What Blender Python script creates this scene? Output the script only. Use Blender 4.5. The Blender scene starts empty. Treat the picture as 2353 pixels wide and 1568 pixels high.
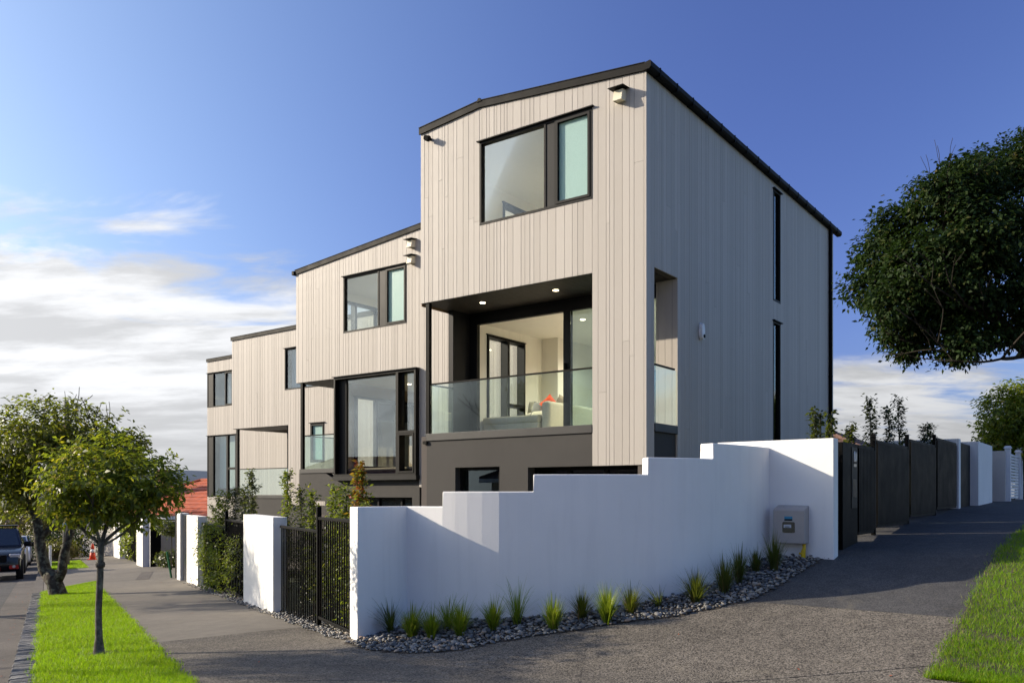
import bpy, bmesh, math, random
import numpy as np
from mathutils import Vector, Matrix

random.seed(7)
RNG = np.random.default_rng(11)
R = math.radians
sc = bpy.context.scene
col = sc.collection

# ------------------------------------------------------------------ camera
EYE = 1.70
cam_d = bpy.data.cameras.new("camera")
cam_d.sensor_width = 36.0
cam_d.lens = 36.0 * 1942 / 2352
cam_d.shift_y = 351 / 2352
cam_d.clip_start = 0.1
cam_d.clip_end = 8000
cam = bpy.data.objects.new("camera", cam_d)
cam.location = (0, 0, EYE)
cam.rotation_euler = (R(90), 0, 0)
col.objects.link(cam)
sc.camera = cam
sc.cycles.transparent_max_bounces = 24

# ------------------------------------------------------------------ light and sky
SUN_AZ = R(99.5)          # direction the light travels, from +Y towards +X
SUN_EL = R(21.8)
SUN_DIR = Vector((math.sin(SUN_AZ) * math.cos(SUN_EL), math.cos(SUN_AZ) * math.cos(SUN_EL), -math.sin(SUN_EL)))
TO_SUN = -SUN_DIR
sun_d = bpy.data.lights.new("sun", 'SUN')
sun_d.energy = 3.5
sun_d.angle = R(0.55)
sun_d.color = (1.0, 0.875, 0.70)
sun = bpy.data.objects.new("sun", sun_d)
sun.rotation_euler = SUN_DIR.to_track_quat('-Z', 'Y').to_euler()
sun.location = (-20, 10, 30)
col.objects.link(sun)

world = bpy.data.worlds.new("World")
sc.world = world
world.use_nodes = True


def build_world():
    nt = world.node_tree
    nt.nodes.clear()
    N = nt.nodes.new
    L = nt.links.new
    out = N('ShaderNodeOutputWorld')
    bg = N('ShaderNodeBackground')
    bg.inputs['Strength'].default_value = 0.15
    sky = N('ShaderNodeTexSky')
    sky.sky_type = 'NISHITA'
    sky.sun_disc = False
    sky.sun_elevation = SUN_EL
    sky.sun_rotation = math.atan2(TO_SUN.x, TO_SUN.y)
    sky.altitude = 50
    sky.air_density = 1.0
    sky.dust_density = 2.0
    sky.ozone_density = 5.0
    tc = N('ShaderNodeTexCoord')
    nrm = N('ShaderNodeVectorMath'); nrm.operation = 'NORMALIZE'
    L(tc.outputs['Generated'], nrm.inputs[0])
    sep = N('ShaderNodeSeparateXYZ')
    L(nrm.outputs[0], sep.inputs[0])

    def math_n(op, a, b=None, c=None, clamp=False):
        n = N('ShaderNodeMath'); n.operation = op; n.use_clamp = clamp
        for i, v in enumerate((a, b, c)):
            if v is None:
                continue
            if isinstance(v, (int, float)):
                n.inputs[i].default_value = v
            else:
                L(v, n.inputs[i])
        return n.outputs[0]

    def ramp(v, a, b, smooth=True):
        n = N('ShaderNodeMapRange'); n.clamp = True
        n.interpolation_type = 'SMOOTHSTEP' if smooth else 'LINEAR'
        L(v, n.inputs['Value'])
        n.inputs['From Min'].default_value = a; n.inputs['From Max'].default_value = b
        return n.outputs[0]

    z = math_n('MAXIMUM', sep.outputs['Z'], 0.0)
    den = math_n('ADD', z, 0.16)
    px = math_n('DIVIDE', sep.outputs['X'], den)
    py = math_n('DIVIDE', sep.outputs['Y'], den)
    comb = N('ShaderNodeCombineXYZ')
    L(px, comb.inputs[0]); L(py, comb.inputs[1])

    def noise(scale, detail, rough, loc, sx=1.0, sy=1.0, dist=0.0):
        mp = N('ShaderNodeMapping')
        mp.inputs['Location'].default_value = loc
        mp.inputs['Rotation'].default_value = (0, 0, R(-24))
        mp.inputs['Scale'].default_value = (sx, sy, 1)
        L(comb.outputs[0], mp.inputs[0])
        n = N('ShaderNodeTexNoise')
        n.inputs['Scale'].default_value = scale
        n.inputs['Detail'].default_value = detail
        n.inputs['Roughness'].default_value = rough
        n.inputs['Distortion'].default_value = dist
        L(mp.outputs[0], n.inputs['Vector'])
        return n.outputs['Fac']

    big = noise(0.42, 3, 0.5, (3.1, 1.7, 0.4))
    fine = noise(2.3, 10, 0.57, (5.3, 2.2, 1.0), 0.8, 1.35, 0.45)
    n1 = math_n('ADD', math_n('MULTIPLY', big, 0.42), math_n('MULTIPLY', fine, 0.58))
    # the bank of cloud lies low over the horizon, thickest towards the sun
    sd = math_n('ADD', math_n('MULTIPLY', sep.outputs['X'], TO_SUN.x / math.cos(SUN_EL)),
                math_n('MULTIPLY', sep.outputs['Y'], TO_SUN.y / math.cos(SUN_EL)))
    towards = ramp(sd, -0.35, 0.72)
    top = math_n('ADD', 0.145, math_n('MULTIPLY', towards, 0.19))
    rel = math_n('DIVIDE', z, top)
    bias = math_n('SUBTRACT', 0.235, math_n('MULTIPLY', math_n('POWER', rel, 2.4), 0.25))
    cov = math_n('ADD', n1, bias)
    mask = ramp(cov, 0.505, 0.63)
    thick = ramp(noise(2.6, 7, 0.6, (1.2, 7.7, 2.0), 0.7, 1.5), 0.36, 0.64)
    glow = math_n('POWER', math_n('MAXIMUM', math_n('ADD', math_n('MULTIPLY', sd, 0.5), 0.5), 0.0), 3.0)
    bright = math_n('ADD', 2.4, math_n('MULTIPLY', glow, 1.9))
    low = ramp(z, 0.0, 0.13)
    shade = math_n('ADD', 0.60, math_n('MULTIPLY', math_n('MULTIPLY', math_n('ADD', math_n('MULTIPLY', thick, 0.75), 0.25), low), 0.46))
    val = math_n('MULTIPLY', bright, shade)
    cc = N('ShaderNodeCombineColor')
    L(math_n('MULTIPLY', val, 0.985), cc.inputs[0]); L(val, cc.inputs[1]); L(math_n('MULTIPLY', val, 1.03), cc.inputs[2])
    mix = N('ShaderNodeMix'); mix.data_type = 'RGBA'
    tint = N('ShaderNodeMix'); tint.data_type = 'RGBA'; tint.blend_type = 'MULTIPLY'
    tint.inputs[0].default_value = 1.0
    L(sky.outputs[0], tint.inputs[6]); tint.inputs[7].default_value = (1.10, 1.0, .82, 1)
    # blue sky is darkest at right angles to the sun (it was seen through a polarising filter)
    dt = N('ShaderNodeVectorMath'); dt.operation = 'DOT_PRODUCT'
    L(nrm.outputs[0], dt.inputs[0]); dt.inputs[1].default_value = tuple(TO_SUN)
    c2 = math_n('MULTIPLY', dt.outputs['Value'], dt.outputs['Value'])
    pol = math_n('DIVIDE', math_n('SUBTRACT', 1.0, c2), math_n('ADD', 1.0, c2))
    fac = math_n('SUBTRACT', 1.0, math_n('MULTIPLY', pol, 0.60))
    pm = N('ShaderNodeMix'); pm.data_type = 'RGBA'; pm.blend_type = 'MULTIPLY'; pm.inputs[0].default_value = 1.0
    cf = N('ShaderNodeCombineColor'); L(fac, cf.inputs[0]); L(fac, cf.inputs[1]); L(math_n('POWER', fac, 0.38), cf.inputs[2])
    L(tint.outputs[2], pm.inputs[6]); L(cf.outputs[0], pm.inputs[7])
    L(mask, mix.inputs[0]); L(pm.outputs[2], mix.inputs[6]); L(cc.outputs[0], mix.inputs[7])
    L(mix.outputs[2], bg.inputs['Color'])
    L(bg.outputs[0], out.inputs[0])


build_world()

vs = sc.view_settings
vs.view_transform = 'Standard'
vs.look = 'None'
vs.exposure = 1.0
vs.gamma = 1.0
vs.use_curve_mapping = False

# ------------------------------------------------------------------ coordinates
P0 = (-1.82, 9.71)


def AB(a, b):              # a: along the street (away, downhill), b: into the lots
    return (P0[0] - .481 * a + .877 * b, P0[1] + .877 * a + .481 * b)


def toAB(x, y):
    X = x - P0[0]; Y = y - P0[1]
    return -.481 * X + .877 * Y, .877 * X + .481 * Y


D1 = (-.8057, .5923)
D2 = (.5924, .8057)
C0 = (2.292, 14.5)


def ST(s, t):              # s: along the house fronts (leftwards), t: away from the street
    return (C0[0] + D1[0] * s + D2[0] * t, C0[1] + D1[1] * s + D2[1] * t)


W0 = (4.09, 10.79)


def LN(w, t):              # lane: t along it uphill, w across it to the right
    return (W0[0] - D1[0] * w + D2[0] * t, W0[1] - D1[1] * w + D2[1] * t)


_AA = [-400, -14, 60, 90, 140, 400]
_AZ = [.56, .56, -2.4, -3.2, -3.8, -4.2]
_BS = [-60, -12, -3, 0, 3, 60]
_BZ = [-.8, -.3, -.09, 0, .06, .2]
_T = [-60, -8, -5.2, -4.37, -3.35, -2.75, -2.16, -1, 0, .5, 1.34, 2.34, 5.37, 9.55, 13.7, 20, 60]
_H = [-.3, -.05, -.02, .03, .21, .325, .45, .68, .87, .97, 1.03, 1.10, 1.23, 1.39, 1.49, 1.58, 1.60]
_ts = np.arange(-60, 60, .1)
_hs = np.convolve(np.pad(np.interp(_ts, _T, _H), 4, mode='edge'), np.ones(9) / 9, mode='valid')


def _ss(x, a, b):
    t = np.clip((x - a) / (b - a), 0, 1)
    return t * t * (3 - 2 * t)


def gza(x, y):
    """ground height: the street falls away along a, the lane climbs along t."""
    X = x - P0[0]; Y = y - P0[1]
    a = -.481 * X + .877 * Y; b = .877 * X + .481 * Y
    U = x - W0[0]; V = y - W0[1]
    t = U * D2[0] + V * D2[1]; wl = -(U * D1[0] + V * D1[1])
    st = np.interp(a, _AA, _AZ) + np.interp(b, _BS, _BZ)
    co = np.interp(t, _ts, _hs)
    w = _ss(b, -1.2, 1.0) * np.maximum(_ss(a, .9, -.4), _ss(wl, -2.2, -.6))
    return st + (co - st) * w


def gz(x, y):
    return float(gza(x, y))


def toLN(x, y):
    U = x - W0[0]; V = y - W0[1]
    return -(U * D1[0] + V * D1[1]), U * D2[0] + V * D2[1]


# ------------------------------------------------------------------ materials
MATS = {}


class NT:
    def __init__(self, name):
        self.m = bpy.data.materials.new(name)
        self.m.use_nodes = True
        self.t = self.m.node_tree
        self.t.nodes.clear()
        self.out = self.n('ShaderNodeOutputMaterial')
        MATS[name] = self.m

    def n(self, ty, **kw):
        o = self.t.nodes.new(ty)
        for k, v in kw.items():
            setattr(o, k, v)
        return o

    def l(self, a, b):
        self.t.links.new(a, b)

    def put(self, sock, v):
        if isinstance(v, (int, float)):
            sock.default_value = v
        elif isinstance(v, (tuple, list)):
            sock.default_value = tuple(v) if len(v) != 3 or sock.type == 'VECTOR' else (*v, 1)
        else:
            self.l(v, sock)

    def coord(self, kind='Object', scale=(1, 1, 1), rot=(0, 0, 0)):
        tc = self.n('ShaderNodeTexCoord')
        mp = self.n('ShaderNodeMapping')
        mp.inputs['Scale'].default_value = scale
        mp.inputs['Rotation'].default_value = rot
        self.l(tc.outputs[kind], mp.inputs[0])
        return mp.outputs[0]

    def world(self, scale=(1, 1, 1)):
        g = self.n('ShaderNodeNewGeometry')
        mp = self.n('ShaderNodeMapping')
        mp.inputs['Scale'].default_value = scale
        self.l(g.outputs['Position'], mp.inputs[0])
        return mp.outputs[0]

    def noise(self, vec, scale, detail=4, rough=.55, dist=0):
        o = self.n('ShaderNodeTexNoise')
        o.inputs['Scale'].default_value = scale
        o.inputs['Detail'].default_value = detail
        o.inputs['Roughness'].default_value = rough
        o.inputs['Distortion'].default_value = dist
        self.l(vec, o.inputs['Vector'])
        return o.outputs['Fac']

    def voro(self, vec, scale, out='Distance'):
        o = self.n('ShaderNodeTexVoronoi')
        o.inputs['Scale'].default_value = scale
        self.l(vec, o.inputs['Vector'])
        return o.outputs[out]

    def ramp(self, v, stops):
        o = self.n('ShaderNodeValToRGB')
        e = o.color_ramp.elements
        while len(e) < len(stops):
            e.new(.5)
        for el, (p, c) in zip(e, stops):
            el.position = p
            el.color = (*c, 1) if len(c) == 3 else c
        self.l(v, o.inputs[0])
        return o.outputs['Color']

    def mix(self, fac, a, b, blend='MIX'):
        o = self.n('ShaderNodeMix', data_type='RGBA', blend_type=blend)
        self.put(o.inputs[0], fac); self.put(o.inputs[6], a); self.put(o.inputs[7], b)
        return o.outputs[2]

    def maprange(self, v, a, b, c=0., d=1.):
        o = self.n('ShaderNodeMapRange')
        self.l(v, o.inputs['Value'])
        for k, val in zip(('From Min', 'From Max', 'To Min', 'To Max'), (a, b, c, d)):
            o.inputs[k].default_value = val
        return o.outputs[0]

    def math(self, op, a, b=None):
        o = self.n('ShaderNodeMath', operation=op)
        self.put(o.inputs[0], a)
        if b is not None:
            self.put(o.inputs[1], b)
        return o.outputs[0]

    def bump(self, h, strength=.3, dist=.01):
        o = self.n('ShaderNodeBump')
        o.inputs['Strength'].default_value = strength
        o.inputs['Distance'].default_value = dist
        self.l(h, o.inputs['Height'])
        return o.outputs[0]

    def rand(self):
        return self.n('ShaderNodeObjectInfo').outputs['Random']

    def attr(self, name):
        return self.n('ShaderNodeAttribute', attribute_name=name).outputs['Fac']

    def pbr(self, color, rough=.6, metal=0, spec=.5, normal=None, **kw):
        p = self.n('ShaderNodeBsdfPrincipled')
        self.put(p.inputs['Base Color'], color)
        self.put(p.inputs['Roughness'], rough)
        self.put(p.inputs['Metallic'], metal)
        self.put(p.inputs['Specular IOR Level'], spec)
        if normal is not None:
            self.l(normal, p.inputs['Normal'])
        for k, v in kw.items():
            self.put(p.inputs[k.replace('_', ' ')], v)
        self.l(p.outputs[0], self.out.inputs['Surface'])
        return p


def simple(name, color, rough=.6, var=.12, nscale=6, bump=.0, bscale=80, metal=0, spec=.5):
    t = NT(name)
    v = t.world()
    n = t.noise(v, nscale, 5)
    lo = tuple(c * (1 - var) for c in color); hi = tuple(min(1, c * (1 + var)) for c in color)
    c = t.ramp(n, [(.3, lo), (.7, hi)])
    nb = t.bump(t.noise(v, bscale, 4), bump, .01) if bump else None
    r = t.maprange(n, .3, .7, rough * .9, min(1, rough * 1.1))
    t.pbr(c, r, metal, spec, nb)
    return t.m


def mat_cladding():
    t = NT('cedar_cladding')
    v = t.coord('Object', (9, 9, .55))
    g = t.noise(v, 9, 6, .6, .4)
    v2 = t.coord('Object', (1, 1, 1))
    blotch = t.noise(v2, 1.3, 4, .6)
    saw = t.noise(t.coord('Object', (1, 1, 26)), 6, 2, .5)
    rnd = t.rand()
    base = t.mix(rnd, (.405, .37, .328), (.485, .447, .40))
    c = t.mix(t.maprange(g, .35, .7, 0, .28), base, (.36, .32, .28))
    c = t.mix(t.maprange(blotch, .4, .75, 0, .4), c, (.44, .41, .375))
    kn = t.voro(t.coord('Object', (7, 7, 2.2)), 2.6)
    c = t.mix(t.maprange(kn, .03, .055, .45, 0), c, (.23, .18, .15))
    h = t.math('ADD', t.math('MULTIPLY', g, .6), t.math('MULTIPLY', saw, .5))
    t.pbr(c, t.maprange(g, .3, .7, .50, .62), 0, .35, t.bump(h, .22, .004))
    return t.m


def mat_plaster(name, color, var=.04, bs=.16):
    t = NT(name)
    v = t.world()
    n = t.noise(v, .9, 5)
    lo = tuple(c * (1 - var) for c in color); hi = tuple(min(.9, c * (1 + var)) for c in color)
    c = t.ramp(n, [(.3, lo), (.7, hi)])
    streak = t.noise(t.world((6, 6, .5)), 1.4, 5)
    c = t.mix(t.maprange(streak, .52, .78, 0, .22), c, tuple(x * .72 for x in color))
    h = t.math('ADD', t.noise(v, 95, 3, .6), t.math('MULTIPLY', t.noise(v, 14, 4), .7))
    t.pbr(c, .75, 0, .35, t.bump(h, bs, .008))
    return t.m


def mat_glass(name, tint=(.93, .97, .96), gl=1.0, ior=1.5, rough=0.0):
    t = NT(name)
    tr = t.n('ShaderNodeBsdfTransparent'); tr.inputs[0].default_value = (*tint, 1)
    g = t.n('ShaderNodeBsdfGlossy'); g.inputs['Roughness'].default_value = rough
    g.inputs['Color'].default_value = (.95, .98, 1, 1)
    fr = t.n('ShaderNodeFresnel'); fr.inputs[0].default_value = ior
    f = t.math('MULTIPLY', fr.outputs[0], gl)
    f = t.math('MINIMUM', f, 1.0)
    m = t.n('ShaderNodeMixShader')
    t.l(f, m.inputs[0]); t.l(tr.outputs[0], m.inputs[1]); t.l(g.outputs[0], m.inputs[2])
    t.l(m.outputs[0], t.out.inputs[0])
    return t.m


def mat_frost():
    t = NT('frosted_glass')
    v = t.world()
    n = t.noise(v, 60, 4, .7)
    p = t.n('ShaderNodeBsdfPrincipled')
    t.put(p.inputs['Base Color'], t.ramp(n, [(.3, (.36, .56, .52)), (.7, (.50, .70, .66))]))
    p.inputs['Roughness'].default_value = .35
    t.l(t.bump(n, .5, .004), p.inputs['Normal'])
    tl = t.n('ShaderNodeBsdfTranslucent'); tl.inputs[0].default_value = (.6, .8, .76, 1)
    m = t.n('ShaderNodeMixShader'); m.inputs[0].default_value = .35
    t.l(p.outputs[0], m.inputs[1]); t.l(tl.outputs[0], m.inputs[2]); t.l(m.outputs[0], t.out.inputs[0])
    return t.m


def mat_leaf(name, c1, c2, c3=None, transl=.35, rough=.4, tcol=(.42, .52, .03), tmix=.5):
    t = NT(name)
    r = t.attr('rnd')
    if c3:
        c = t.ramp(r, [(0, c1), (.80, c2), (.93, c3), (1, c3)])
    else:
        c = t.ramp(r, [(0, c1), (1, c2)])
    p = t.n('ShaderNodeBsdfPrincipled')
    t.l(c, p.inputs['Base Color'])
    p.inputs['Roughness'].default_value = rough
    p.inputs['Specular IOR Level'].default_value = .15 if rough > .5 else .4
    tl = t.n('ShaderNodeBsdfTranslucent')
    ct = t.mix(tmix, c, tcol)
    t.l(ct, tl.inputs[0])
    m = t.n('ShaderNodeMixShader'); m.inputs[0].default_value = transl
    t.l(p.outputs[0], m.inputs[1]); t.l(tl.outputs[0], m.inputs[2]); t.l(m.outputs[0], t.out.inputs[0])
    return t.m


def mat_bark(name, c1, c2, sc_=14, lichen=None):
    t = NT(name)
    v = t.coord('Object', (1, 1, .35))
    n = t.noise(v, sc_, 7, .65, .6)
    c = t.ramp(n, [(.3, c1), (.7, c2)])
    if lichen:
        k = t.noise(t.coord('Object'), 11, 5, .6)
        c = t.mix(t.maprange(k, .48, .60, 0, .75), c, lichen)
    t.pbr(c, .9, 0, .2, t.bump(n, .8, .02))
    return t.m


def mat_aggregate(name, dark, light, big=(.9, 1.05), speck=150, smooth=False):
    t = NT(name)
    v = t.world()
    cell = t.n('ShaderNodeTexVoronoi'); cell.inputs['Scale'].default_value = speck
    t.l(v, cell.inputs['Vector'])
    rc = t.n('ShaderNodeSeparateColor'); t.l(cell.outputs['Color'], rc.inputs[0])
    fine = t.noise(v, speck * .55, 3, .7)
    mid = t.noise(v, 5, 5, .6)
    big_n = t.noise(v, .55, 5, .6)
    pick = t.math('ADD', t.math('MULTIPLY', rc.outputs[0], .6 if not smooth else .3), t.math('MULTIPLY', fine, .5))
    c = t.ramp(pick, [(.25, dark), (.55, tuple((a + b) / 2 for a, b in zip(dark, light))), (.9, light)])
    c = t.mix(t.maprange(mid, .4, .7, 0, .30), c, tuple(x * .55 for x in dark), 'MIX')
    tone = t.ramp(big_n, [(.32, (big[0],) * 3), (.68, (big[1],) * 3)])
    c = t.mix(1, c, tone, 'MULTIPLY')
    stain = t.noise(t.world((1, 1.0, 1)), 1.7, 6, .7, 1.2)
    c = t.mix(t.maprange(stain, .58, .72, 0, .35), c, (.20, .175, .125))
    h = t.math('SUBTRACT', fine, t.math('MULTIPLY', cell.outputs['Distance'], .8))
    t.pbr(c, .85, 0, .3, t.bump(h, .18 if smooth else .5, .006))
    return t.m


mat_cladding()
mat_plaster('white_plaster', (.85, .838, .805))
mat_plaster('grey_plaster', (.044, .041, .038), .10, .3)
mat_plaster('cream_plaster', (.60, .56, .50))
mat_plaster('interior_paint', (.74, .71, .63), .02, .05)
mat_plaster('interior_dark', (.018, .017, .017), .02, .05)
simple('black_metal', (.0035, .0033, .0031), .55, .2, 3, .05, 200, 0, .09)
simple('fascia_metal', (.0075, .0066, .0058), .6, .15, 3, 0, 0, 0, .12)
simple('dark_frame', (.0055, .0052, .005), .5, .15, 3, 0, 0, 0, .16)
simple('grey_panel', (.010, .010, .0105), .5, .15, 2, 0, 0, 0, .2)
simple('cap_grey', (.016, .0155, .015), .5, .12, 3)
simple('backing', (.10, .085, .075), .9)
simple('dark_soffit', (.030, .024, .019), .6, .35, 9, .15, 60)
simple('soffit_edge', (.20, .12, .06), .6, .3, 12)
simple('white_plastic', (.75, .75, .75), .35, .03)
simple('vent_cream', (.72, .66, .50), .5, .06)
simple('meter_box', (.42, .38, .345), .5, .05, 5)
simple('yellow_pipe', (.75, .50, .01), .4, .12, 12)
simple('steel', (.35, .34, .32), .35, .1, 20, 0, 0, .9)
simple('sofa_fabric', (.55, .50, .38), .9, .08, 30, .3, 300)
simple('orange_fabric', (.55, .06, .01), .8, .1, 30)
simple('grey_fabric', (.22, .21, .20), .9, .15, 30)
simple('tan_fabric', (.33, .26, .17), .9, .15, 30)
simple('curtain_blue', (.28, .36, .44), .8, .1, 20)
simple('curtain_cream', (.60, .60, .60), .8, .1, 20)
simple('blind_green', (.42, .50, .48), .7, .04, 3)
simple('soil', (.055, .042, .030), .95, .4, 9, .5, 50)
simple('field', (.07, .085, .03), .95, .4, .4, .3, 20)
simple('hill_bush', (.055, .085, .13), 1, .15, .01)  # blue of distant haze put into the hill's base colour
simple('stake', (.10, .085, .065), .8, .3, 30)
simple('tyre', (.012, .012, .013), .8, .2, 20)
simple('rim', (.25, .25, .26), .3, .1, 5, 0, 0, .9)
simple('car_black', (.006, .0065, .009), .22, .1, 2, 0, 0, 0, .7)
simple('car_white', (.65, .66, .68), .25, .05, 2, 0, 0, 0, .6)
simple('car_glass', (.012, .02, .035), .08, .1, 2, 0, 0, 0, .9)
simple('red_plastic', (.45, .012, .010), .35, .1, 8)
simple('lamp_lens', (.65, .63, .60), .15, .1, 30, 0, 0, .3, .8)
simple('cone_orange', (.70, .06, .015), .55, .1, 12)
simple('cone_white', (.75, .74, .72), .5, .05)
simple('hose_green', (.02, .16, .06), .5, .1)
simple('roof_tile', (.42, .095, .035), .75, .3, 3, .2, 40)
simple('roof_maroon', (.15, .045, .045), .8, .25, 2, .2, 30)
simple('roof_brown', (.11, .060, .045), .85, .3, 3, .2, 30)
simple('chimney_brick', (.42, .20, .15), .85, .2, 8, .3, 60)
simple('white_trim', (.72, .73, .74), .55, .05, 4)
simple('pole_wood', (.20, .19, .16), .85, .25, 9, .3, 60)
simple('brown_gate', (.16, .115, .085), .6, .2, 6)
simple('cut_line', (.012, .011, .010), .95, .1)
simple('leaf_litter', (.38, .085, .025), .7, .5, 25)
simple('blue_label', (.02, .25, .42), .4, .05)
simple('paper', (.55, .57, .62), .5, .05)
simple('wall_pink', (.52, .30, .24), .8, .08)
mat_glass('clear_glass', (.93, .96, .95), .30)
mat_glass('tint_glass', (.66, .74, .74), .9)
mat_glass('rail_glass', (.91, .965, .94), .34)
mat_frost()
mat_leaf('leaf_street', (.040, .066, .012), (.135, .175, .016), (.46, .34, .015), .50)
mat_leaf('leaf_old', (.038, .050, .012), (.125, .125, .016), (.24, .14, .02), .48)
mat_leaf('leaf_dark', (.008, .020, .006), (.028, .052, .011), (.055, .05, .012), .22, .62, (.08, .16, .02), .4)
mat_leaf('leaf_hedge', (.055, .090, .010), (.20, .25, .016), (.32, .24, .03), .48)
mat_leaf('leaf_shrub', (.038, .068, .014), (.13, .17, .022), (.28, .16, .03), .42)
mat_leaf('leaf_darkshrub', (.014, .022, .012), (.045, .055, .022), None, .25)
mat_leaf('leaf_red', (.20, .03, .012), (.40, .035, .02), (.10, .10, .02), .4)
mat_leaf('leaf_brown', (.05, .045, .02), (.14, .085, .04), (.22, .11, .05), .35)
mat_leaf('grass_blade', (.055, .125, .003), (.21, .40, .006), (.36, .34, .06), .55, .5, (.40, .62, .01))
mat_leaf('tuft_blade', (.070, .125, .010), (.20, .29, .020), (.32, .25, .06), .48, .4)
mat_leaf('tuft_dark', (.022, .034, .010), (.070, .082, .020), (.15, .09, .03), .35, .4)  # darker copy for tufts out of the sun, shade put into the colour
mat_bark('bark_young', (.040, .034, .026), (.15, .135, .11), 26, (.20, .195, .15))
mat_bark('bark_lichen', (.022, .018, .014), (.075, .062, .048), 12, (.16, .165, .12))
mat_bark('bark_dark', (.018, .014, .011), (.05, .042, .034), 14)
mat_aggregate('path_aggregate', (.032, .028, .023), (.26, .23, .187), (.78, 1.14), 85)
mat_aggregate('path_concrete', (.145, .13, .108), (.25, .226, .188), (.86, 1.10), 220, True)
mat_aggregate('lane_asphalt', (.033, .033, .034), (.115, .112, .108), (.82, 1.12), 110)
mat_aggregate('road_asphalt', (.035, .034, .034), (.12, .115, .11), (.85, 1.1), 140)
mat_aggregate('gutter_concrete', (.09, .08, .07), (.17, .15, .13), (.7, 1.1), 120)


def mat_kerb():
    t = NT('kerb_stone')
    v = t.coord('Object')
    n = t.noise(v, 22, 6, .7, .5)
    c = t.ramp(n, [(.3, (.10, .10, .096)), (.72, (.36, .35, .33))])
    c = t.mix(t.rand(), c, t.mix(.5, c, (.05, .05, .052)))
    t.pbr(c, .85, 0, .3, t.bump(n, .9, .02))


mat_kerb()


def mat_pebble():
    t = NT('river_pebble')
    r = t.n('ShaderNodeAttribute', attribute_name='rnd').outputs['Fac']
    ro = t.rand()
    rr = t.math('FRACT', t.math('ADD', r, ro))
    c = t.ramp(rr, [(0, (.05, .055, .06)), (.40, (.15, .15, .148)), (.70, (.28, .27, .25)), (.92, (.40, .36, .29)), (1, (.40, .27, .18))])
    v = t.world()
    n = t.noise(v, 45, 4)
    c = t.mix(t.maprange(n, .4, .7, 0, .3), c, (.09, .09, .088))
    t.pbr(c, .55, 0, .45, t.bump(n, .2, .004))


mat_pebble()


def mat_lamp(name, color, strength):
    t = NT(name)
    e = t.n('ShaderNodeEmission')
    e.inputs[0].default_value = (*color, 1); e.inputs[1].default_value = strength
    t.l(e.outputs[0], t.out.inputs[0])


mat_lamp('lamp_glow', (1, .80, .52), 14)
mat_lamp('led_red', (1, .02, .03), 3)


# ------------------------------------------------------------------ mesh helpers
def tag(o, label=None, cat=None, group=None, kind=None):
    if label: o['label'] = label
    if cat: o['category'] = cat
    if group: o['group'] = group
    if kind: o['kind'] = kind
    return o


def empty(name, loc=(0, 0, 0), rz=0):
    o = bpy.data.objects.new(name, None)
    o.location = loc
    o.rotation_euler = (0, 0, rz)
    o.empty_display_size = .1
    col.objects.link(o)
    return o


def link(name, me, parent=None, loc=None):
    o = bpy.data.objects.new(name, me)
    col.objects.link(o)
    if parent is not None:
        o.parent = parent
    if loc is not None:
        o.location = loc
    return o


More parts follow.
